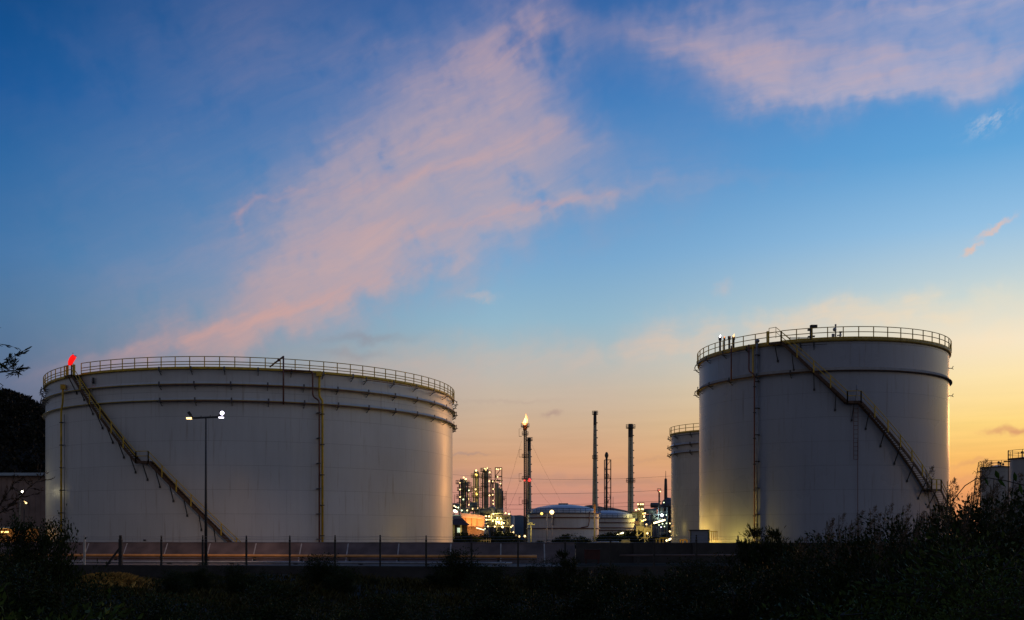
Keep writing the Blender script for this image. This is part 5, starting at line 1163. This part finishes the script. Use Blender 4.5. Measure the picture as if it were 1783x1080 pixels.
# reeds
def reed_meshes(seed, h=2.6, n=260, plumes=9, spread=.8):
    rg = np.random.default_rng(seed); V = []; Fc = []; 
    for i in range(n):
        b0 = np.array([rg.normal(0, spread*.45), rg.normal(0, spread*.45), 0]); an = rg.uniform(0, 2*math.pi); hh = h*rg.uniform(.45, .95); ln = hh*rg.uniform(.15, .7); w_ = rg.uniform(.008, .018)
        d = np.array([math.cos(an), math.sin(an), 0]); s_ = np.array([-d[1], d[0], 0]); k0 = len(V)
        for j in range(6):
            t_ = j/5; c = b0+d*ln*t_**1.8+np.array([0, 0, hh*(t_-.35*(ln/hh)*t_**3)]); ww = w_*(1-t_)+.001; V += [c-s_*ww, c+s_*ww]
        for j in range(5): Fc.append((k0+2*j, k0+2*j+1, k0+2*j+3, k0+2*j+2))
    blades = npmesh('reed_blades', np.array(V), np.array(Fc), m_reed); tb = MB(); pp = []; dd = []
    for i in range(plumes):
        b0 = np.array([rg.normal(0, spread*.4), rg.normal(0, spread*.4), 0]); tip = b0+np.array([rg.normal(.12, .22), rg.normal(0, .2), h*rg.uniform(.8, 1.06)])
        tb.tube([b0, (b0+tip)/2+np.array([-.04, 0, .05]), tip], .007, 3, False); k = 280; t_ = rg.uniform(0, 1, k)
        c = tip+np.stack([(.12*t_**2), 0*t_, .02-.42*(1-t_)], 1); sp_ = (.045*np.sin(math.pi*np.clip(t_*.9+.08, 0, 1)))[:, None]
        pp.append(c+rg.normal(0, 1, (k, 3))*sp_); dd.append(np.stack([rg.normal(.5, .6, k), rg.normal(0, .6, k), rg.uniform(.2, 1.2, k)], 1))
    V2, F2 = leaves(np.concatenate(pp), np.concatenate(dd), np.full(sum(map(len, pp)), .055), .14, rg)
    return blades, tb.mesh('reed_stalks', m_reed), npmesh('reed_plumes', V2, F2, m_plume)
REED = [reed_meshes(21), reed_meshes(22, 2.9, 240, 6), reed_meshes(23, 2.4, 300, 12)]
rd = [(1420, 25, 932, 0), (1463, 24, 905, 2), (1500, 24, 893, 0), (1530, 23, 912, 1), (1556, 24, 880, 2), (1590, 22, 893, 0), (1618, 23, 896, 1), (1650, 21, 884, 2), (1683, 20, 858, 0), (1699, 19, 806, 2), (1735, 19, 856, 1), (1768, 18, 850, 0), (1800, 18, 848, 1),
      (1490, 18, 940, 1), (1560, 17, 925, 0), (1630, 16, 905, 1), (1700, 15, 880, 0), (1765, 15, 865, 1)]
wh = ['at the left start of the reed bank', 'second from the left, before the ladder', 'with pale plumes under the ladder foot', 'short one right of the ladder foot', 'leaning plumes mid bank', 'low clump below the stair struts', 'below the lower landing', 'beside the last stair flight',
      'hiding the last stair flight', 'with the tallest plumes, in front of the small tank', 'between the two small tanks', 'below the right small tank', 'cut by the right edge', 'lower row, first', 'lower row, second', 'lower row, third', 'lower row, fourth', 'lower row, last']
for (px_, Y, yt, k), lb in zip(rd, wh):
    x = PX(px_, Y); z = gz(x, Y); h_ = {0: 2.6, 1: 2.9, 2: 2.4}[k]*1.03; s_ = (P(0, yt, Y).z-z)/h_
    t = thing('reed_clump', 'clump of dark reeds, '+lb, 'reeds', (x, Y, z-.05), 'reeds on the right bank', random.uniform(-.4, .4)); t.scale = (min(1.15, max(.8, s_)),)*2+(s_,)
    place('blades', REED[k][0], t); place('stalks', REED[k][1], t); place('plumes', REED[k][2], t)
# dense bushes that fill the bank beneath the reeds
bk_ = [(1430, 22, 965), (1495, 21, 935), (1555, 21, 925), (1610, 20, 905), (1665, 19, 890), (1712, 18, 872), (1760, 17, 872), (1800, 17, 868), (1480, 16, 985), (1560, 15.5, 968), (1640, 15, 945), (1715, 14, 915), (1780, 14, 890), (1400, 18, 1010)]
wb = ['where the bank begins', 'under the ladder foot', 'below the stair struts', 'below the lower landing', 'at the foot of the last flight', 'before the left small tank', 'before the right small tank', 'cut by the right edge', 'lower row, first', 'lower row, second', 'lower row, third', 'lower row, fourth', 'lower row, last', 'at the lower left end of the bank']
for i, ((px_, Y, yt), lb) in enumerate(zip(bk_, wb)): fit('bush2' if i % 2 else 'bush', 'shrub', 'black leafy bush on the right bank, '+lb, 'shrub', px_, Y, yt, 'bushes on the right bank', wide=.95)
# arching vine with big leaves near the right edge
Yv = 9.0; v = [P(1652, 892, Yv), P(1662, 868, Yv), P(1680, 846, Yv), P(1700, 833.5, Yv), P(1722, 832.5, Yv), P(1750, 837, Yv), P(1783, 845, Yv), P(1820, 862, Yv+.1), P(1832, 940, Yv+.1)]
t = thing('vine', 'thin arching stem with large green leaves in front of the small tanks', 'plant', (v[-1].x, Yv+.1, gz(v[-1].x, Yv)))
MB().tube(v+[Vector((v[-1].x, Yv+.1, gz(v[-1].x, Yv)-.1))], .0045, 5).build('stem', m_bark, t)
m_big = leaf_mat('large_green_leaves', (.035, .085, .012), .2)
def bigleaf(a, b_, w_):
    a, b_ = Vector(a), Vector(b_); d = (b_-a); n = d.normalized().cross(Vector((0, 1, 0))); m = MB(); L1 = []
    for t_, q in ((0, .05), (.2, .7), (.45, 1), (.7, .75), (.9, .3), (1, .02)): L1.append((a+d*t_, q*w_))
    vs = []; [vs.extend([c-n*q+Vector((0, .01, 0)), c, c+n*q+Vector((0, .012, 0))]) for c, q in L1]
    m.add(vs, [(3*i, 3*i+1, 3*i+4, 3*i+3) for i in range(5)]+[(3*i+1, 3*i+2, 3*i+5, 3*i+4) for i in range(5)], True); return m.build('leaf', m_big, t)
for (xa, ya, xb, yb, w_) in ((1740, 833, 1734, 819, .022), (1738, 833, 1752, 848, .016), (1770, 838, 1767, 822, .02), (1716, 832, 1722, 846, .012), (1776, 842, 1781, 862, .018)): bigleaf(P(xa, ya, Yv), P(xb, yb, Yv-.02), w_)
# drooping branch and brown twigs of a tree whose trunk stands left of the view
Yt = 14.0; tx = PX(-110, Yt); t = thing('tree', 'slender tree reaching in from the left edge, narrow drooping leaves and brown twigs', 'tree', (tx, Yt, gz(tx, Yt)))
tr = MB(); tr.tube([(tx, Yt, gz(tx, Yt)-.2), (tx+.06, Yt, 1.6), (tx-.03, Yt, 3.2), (tx+.1, Yt, 4.8), (tx+.05, Yt, 5.8)], [.11, .09, .075, .05, .02], 8); tr.build('trunk', m_bark, t)
br2 = MB(); lp = []; ldv = []; bp_ = []; bdv = []
rg = np.random.default_rng(5)
def limb(pts, r, leafy, n, droop, spread):
    q = [np.array(P(x, y, Yt+dy)) for x, y, dy in pts]; br2.tube([Vector(v_) for v_ in q], [r*(1-.8*i/(len(q)-1)) for i in range(len(q))], 4, False)
    for i in range(n):
        k = rg.integers(max(1, len(q)//3), len(q)); a = q[k-1]+(q[k]-q[k-1])*rg.uniform(0, 1); tw = a+np.array([rg.normal(.3, .8), rg.normal(0, .6), rg.normal(droop, .6)])*spread
        br2.tube([Vector(a), Vector(tw)], [.004, .002], 3, False); m_ = 9; tt = rg.uniform(.1, 1.1, m_)[:, None]
        (lp if leafy else bp_).append(a*(1-tt)+tw*tt); d = (tw-a)+rg.normal(0, .5, (m_, 3))*spread+np.array([.0, 0, -.3 if leafy else .1])*spread; (ldv if leafy else bdv).append(d)
limb([(-108, 690, 0), (-60, 655, .1), (-20, 650, .1), (10, 647, 0), (26, 645, 0), (36, 651, 0)], .02, True, 20, .45, .105)
limb([(-108, 690, 0), (-50, 640, .2), (-10, 640, .1), (12, 630, 0), (28, 618, 0)], .018, True, 14, .55, .09)
limb([(-108, 700, 0), (-40, 662, 0), (-6, 664, 0), (6, 672, 0)], .016, True, 9, -.6, .10)
limb([(-108, 600, 0), (-60, 560, .1), (-30, 580, 0), (-12, 612, 0)], .02, True, 14, .0, .14)
limb([(-108, 960, 0), (-60, 930, 0), (-10, 900, 0), (20, 880, 0), (36, 864, 0), (52, 848, 0), (70, 834, 0)], .014, False, 34, .5, .13)
limb([(-100, 930, 0), (-40, 905, 0), (0, 880, 0), (14, 858, 0), (28, 838, 0)], .012, False, 20, .5, .11)
br2.build('branches', m_bark, t)
V_, F_ = leaves(np.concatenate(lp), np.concatenate(ldv), np.full(sum(map(len, lp)), .085), .22, rg); place('foliage', npmesh('leaves', V_-np.array(t.location), F_, m_leaf), t)
V_, F_ = leaves(np.concatenate(bp_), np.concatenate(bdv), np.full(sum(map(len, bp_)), .06), .25, rg); place('dry_foliage', npmesh('dry_leaves', V_-np.array(t.location), F_, m_leafb), t)
# bushes in the yard beyond the wall
fb = [(803, 205, 927, 'beside the gatehouse post'), (820, 190, 931, 'left of the yellow stakes'), (846, 200, 930, 'behind the yellow stakes'), (866, 205, 925, 'under the glowing process unit'), (884, 200, 926, 'right of the glowing process unit'), (899, 190, 936, 'left of the flare stack foot'), (872, 175, 939, 'low one before the glowing unit'),
      (940, 180, 941, 'low one right of the yellow crossarm post'), (972, 185, 936, 'before the middle of the domed tank'), (990, 190, 930, 'taller one right of the domed tank middle'), (1010, 190, 934, 'left of the amber marker post'), (1026, 185, 938, 'touching the amber marker post'),
      (1050, 195, 931, 'first of the dark row under the second dome'), (1066, 200, 927, 'second of the dark row under the second dome'), (1082, 205, 926, 'behind the short tube lamp'), (1097, 205, 924, 'left of the pipe bridge leg'), (1114, 232, 922, 'behind the pipe bridge braces'), (1140, 210, 934, 'right of the pipe bridge'), (1160, 205, 931, 'left of the rear tank foot')]
for px_, Y, yt, lb in fb: fit('far', 'bush', 'dark yard bush, '+lb, 'bush', px_, Y, yt, 'bushes in the yard beyond the wall', wide=1.15)
# hillside woodland, left
rg = np.random.default_rng(9); pp = []; dd = []; ss = []
for i in range(620):
    px_ = rg.uniform(-60, 330); zr = float(np.interp(PX(px_, 420), hx, hz)); f = rg.uniform(0, 1)**.6; x = PX(px_, 420)*(1-.3*(1-f)); y = 420-150*(1-f)*.9; z = zr*math.sin(math.pi/2*min(1, f+.02))-1; r = rg.uniform(1.8, 3.8); z -= r*.9
    if f > .9: z += rg.uniform(-4.5, 2.4)
    k = 110; u = rg.normal(size=(k, 3)); u /= np.linalg.norm(u, axis=1, keepdims=True); u[:, 2] = np.abs(u[:, 2])*1.15
    pp.append(np.array([x, y, z])+u*r*rg.uniform(.7, 1.05, (k, 1))); dd.append(u+rg.normal(0, .6, (k, 3))); ss.append(np.full(k, 1.1))
V_, F_ = leaves(np.concatenate(pp), np.concatenate(dd), np.concatenate(ss), .7, rg); tag(place('woodland', npmesh('woodland', V_, F_, m_wood)), kind='stuff')
# rough grass over the slope before the fence
n = 120000; rg = np.random.default_rng(10)
Yg_ = 9+64*rg.uniform(0, 1, n)**.8; Xg = rg.uniform(-1, 1, n)*(Yg_*.54+2)
keep = Yg_ < np.interp(Xg, FX, FY)-.25; Xg, Yg_ = Xg[keep], Yg_[keep]; n = len(Xg); cell = {}
def gzc(x, y):
    k = (round(x*2), round(y*2))
    if k not in cell: cell[k] = gz(k[0]/2, k[1]/2)
    return cell[k]
Zg = np.array([gzc(x, y) for x, y in zip(Xg, Yg_)])
hum = np.clip(np.sin(Xg*.55+1.1)*np.sin(Yg_*.5+Xg*.1)+.5*np.sin(Xg*1.7+Yg_*.9), -.4, 1.3)
Hg = (.22+.30*np.clip(hum, 0, 1.2))*rg.uniform(.6, 1.3, n)
dry = ((Xg+23)**2/16+(Yg_-63)**2/30 < 1)
an = rg.uniform(0, 6.28, n); d = np.stack([np.cos(an), np.sin(an), 0*an], 1); s_ = np.stack([-d[:, 1], d[:, 0], 0*an], 1); B = np.stack([Xg, Yg_, Zg-.03], 1); wv = (.008+.0006*Yg_)[:, None]
up = np.array([0, 0, 1.0]); H_ = Hg[:, None]
V_ = np.stack([B-s_*wv, B+s_*wv, B+up*H_*.6+d*H_*.18+s_*wv*.7, B+up*H_+d*H_*.55], 1).reshape(-1, 3); F_ = np.arange(4*n).reshape(n, 4)
fidx = ~dry; sel = np.repeat(fidx, 4); Vg = V_[sel]; tag(place('grass', npmesh('grass', Vg, np.arange(len(Vg)).reshape(-1, 4), m_grass)), kind='stuff')
# dry golden tussock
n2 = 6000; u = rg.normal(0, 1, (n2, 2)); X2 = PX(190, 60)+u[:, 0]*.75; Y2 = 60+u[:, 1]*.6; z0 = gz(PX(190, 60), 60); Z2 = z0+.45*np.exp(-(u**2).sum(1)*.35)
an = rg.uniform(0, 6.28, n2); d = np.stack([np.cos(an), np.sin(an), 0*an], 1); s_ = np.stack([-d[:, 1], d[:, 0], 0*an], 1); B = np.stack([X2, Y2, Z2-.2], 1); H_ = rg.uniform(.35, .8, n2)[:, None]; w2 = .012
V_ = np.stack([B-s_*w2, B+s_*w2, B+up*H_*.6+d*H_*.25+s_*w2, B+up*H_*.9+d*H_*.8], 1).reshape(-1, 3); m_dry = leaf_mat('dry_grass', (.34, .20, .06), .5)
o = place('grass_tussock', npmesh('tussock', V_-np.array([X2.mean(), 60, z0]), np.arange(4*n2).reshape(-1, 4), m_dry), loc=(X2.mean(), 60, z0)); tag(o, 'dry golden grass tussock below the fence, left of the mast', 'grass tussock')
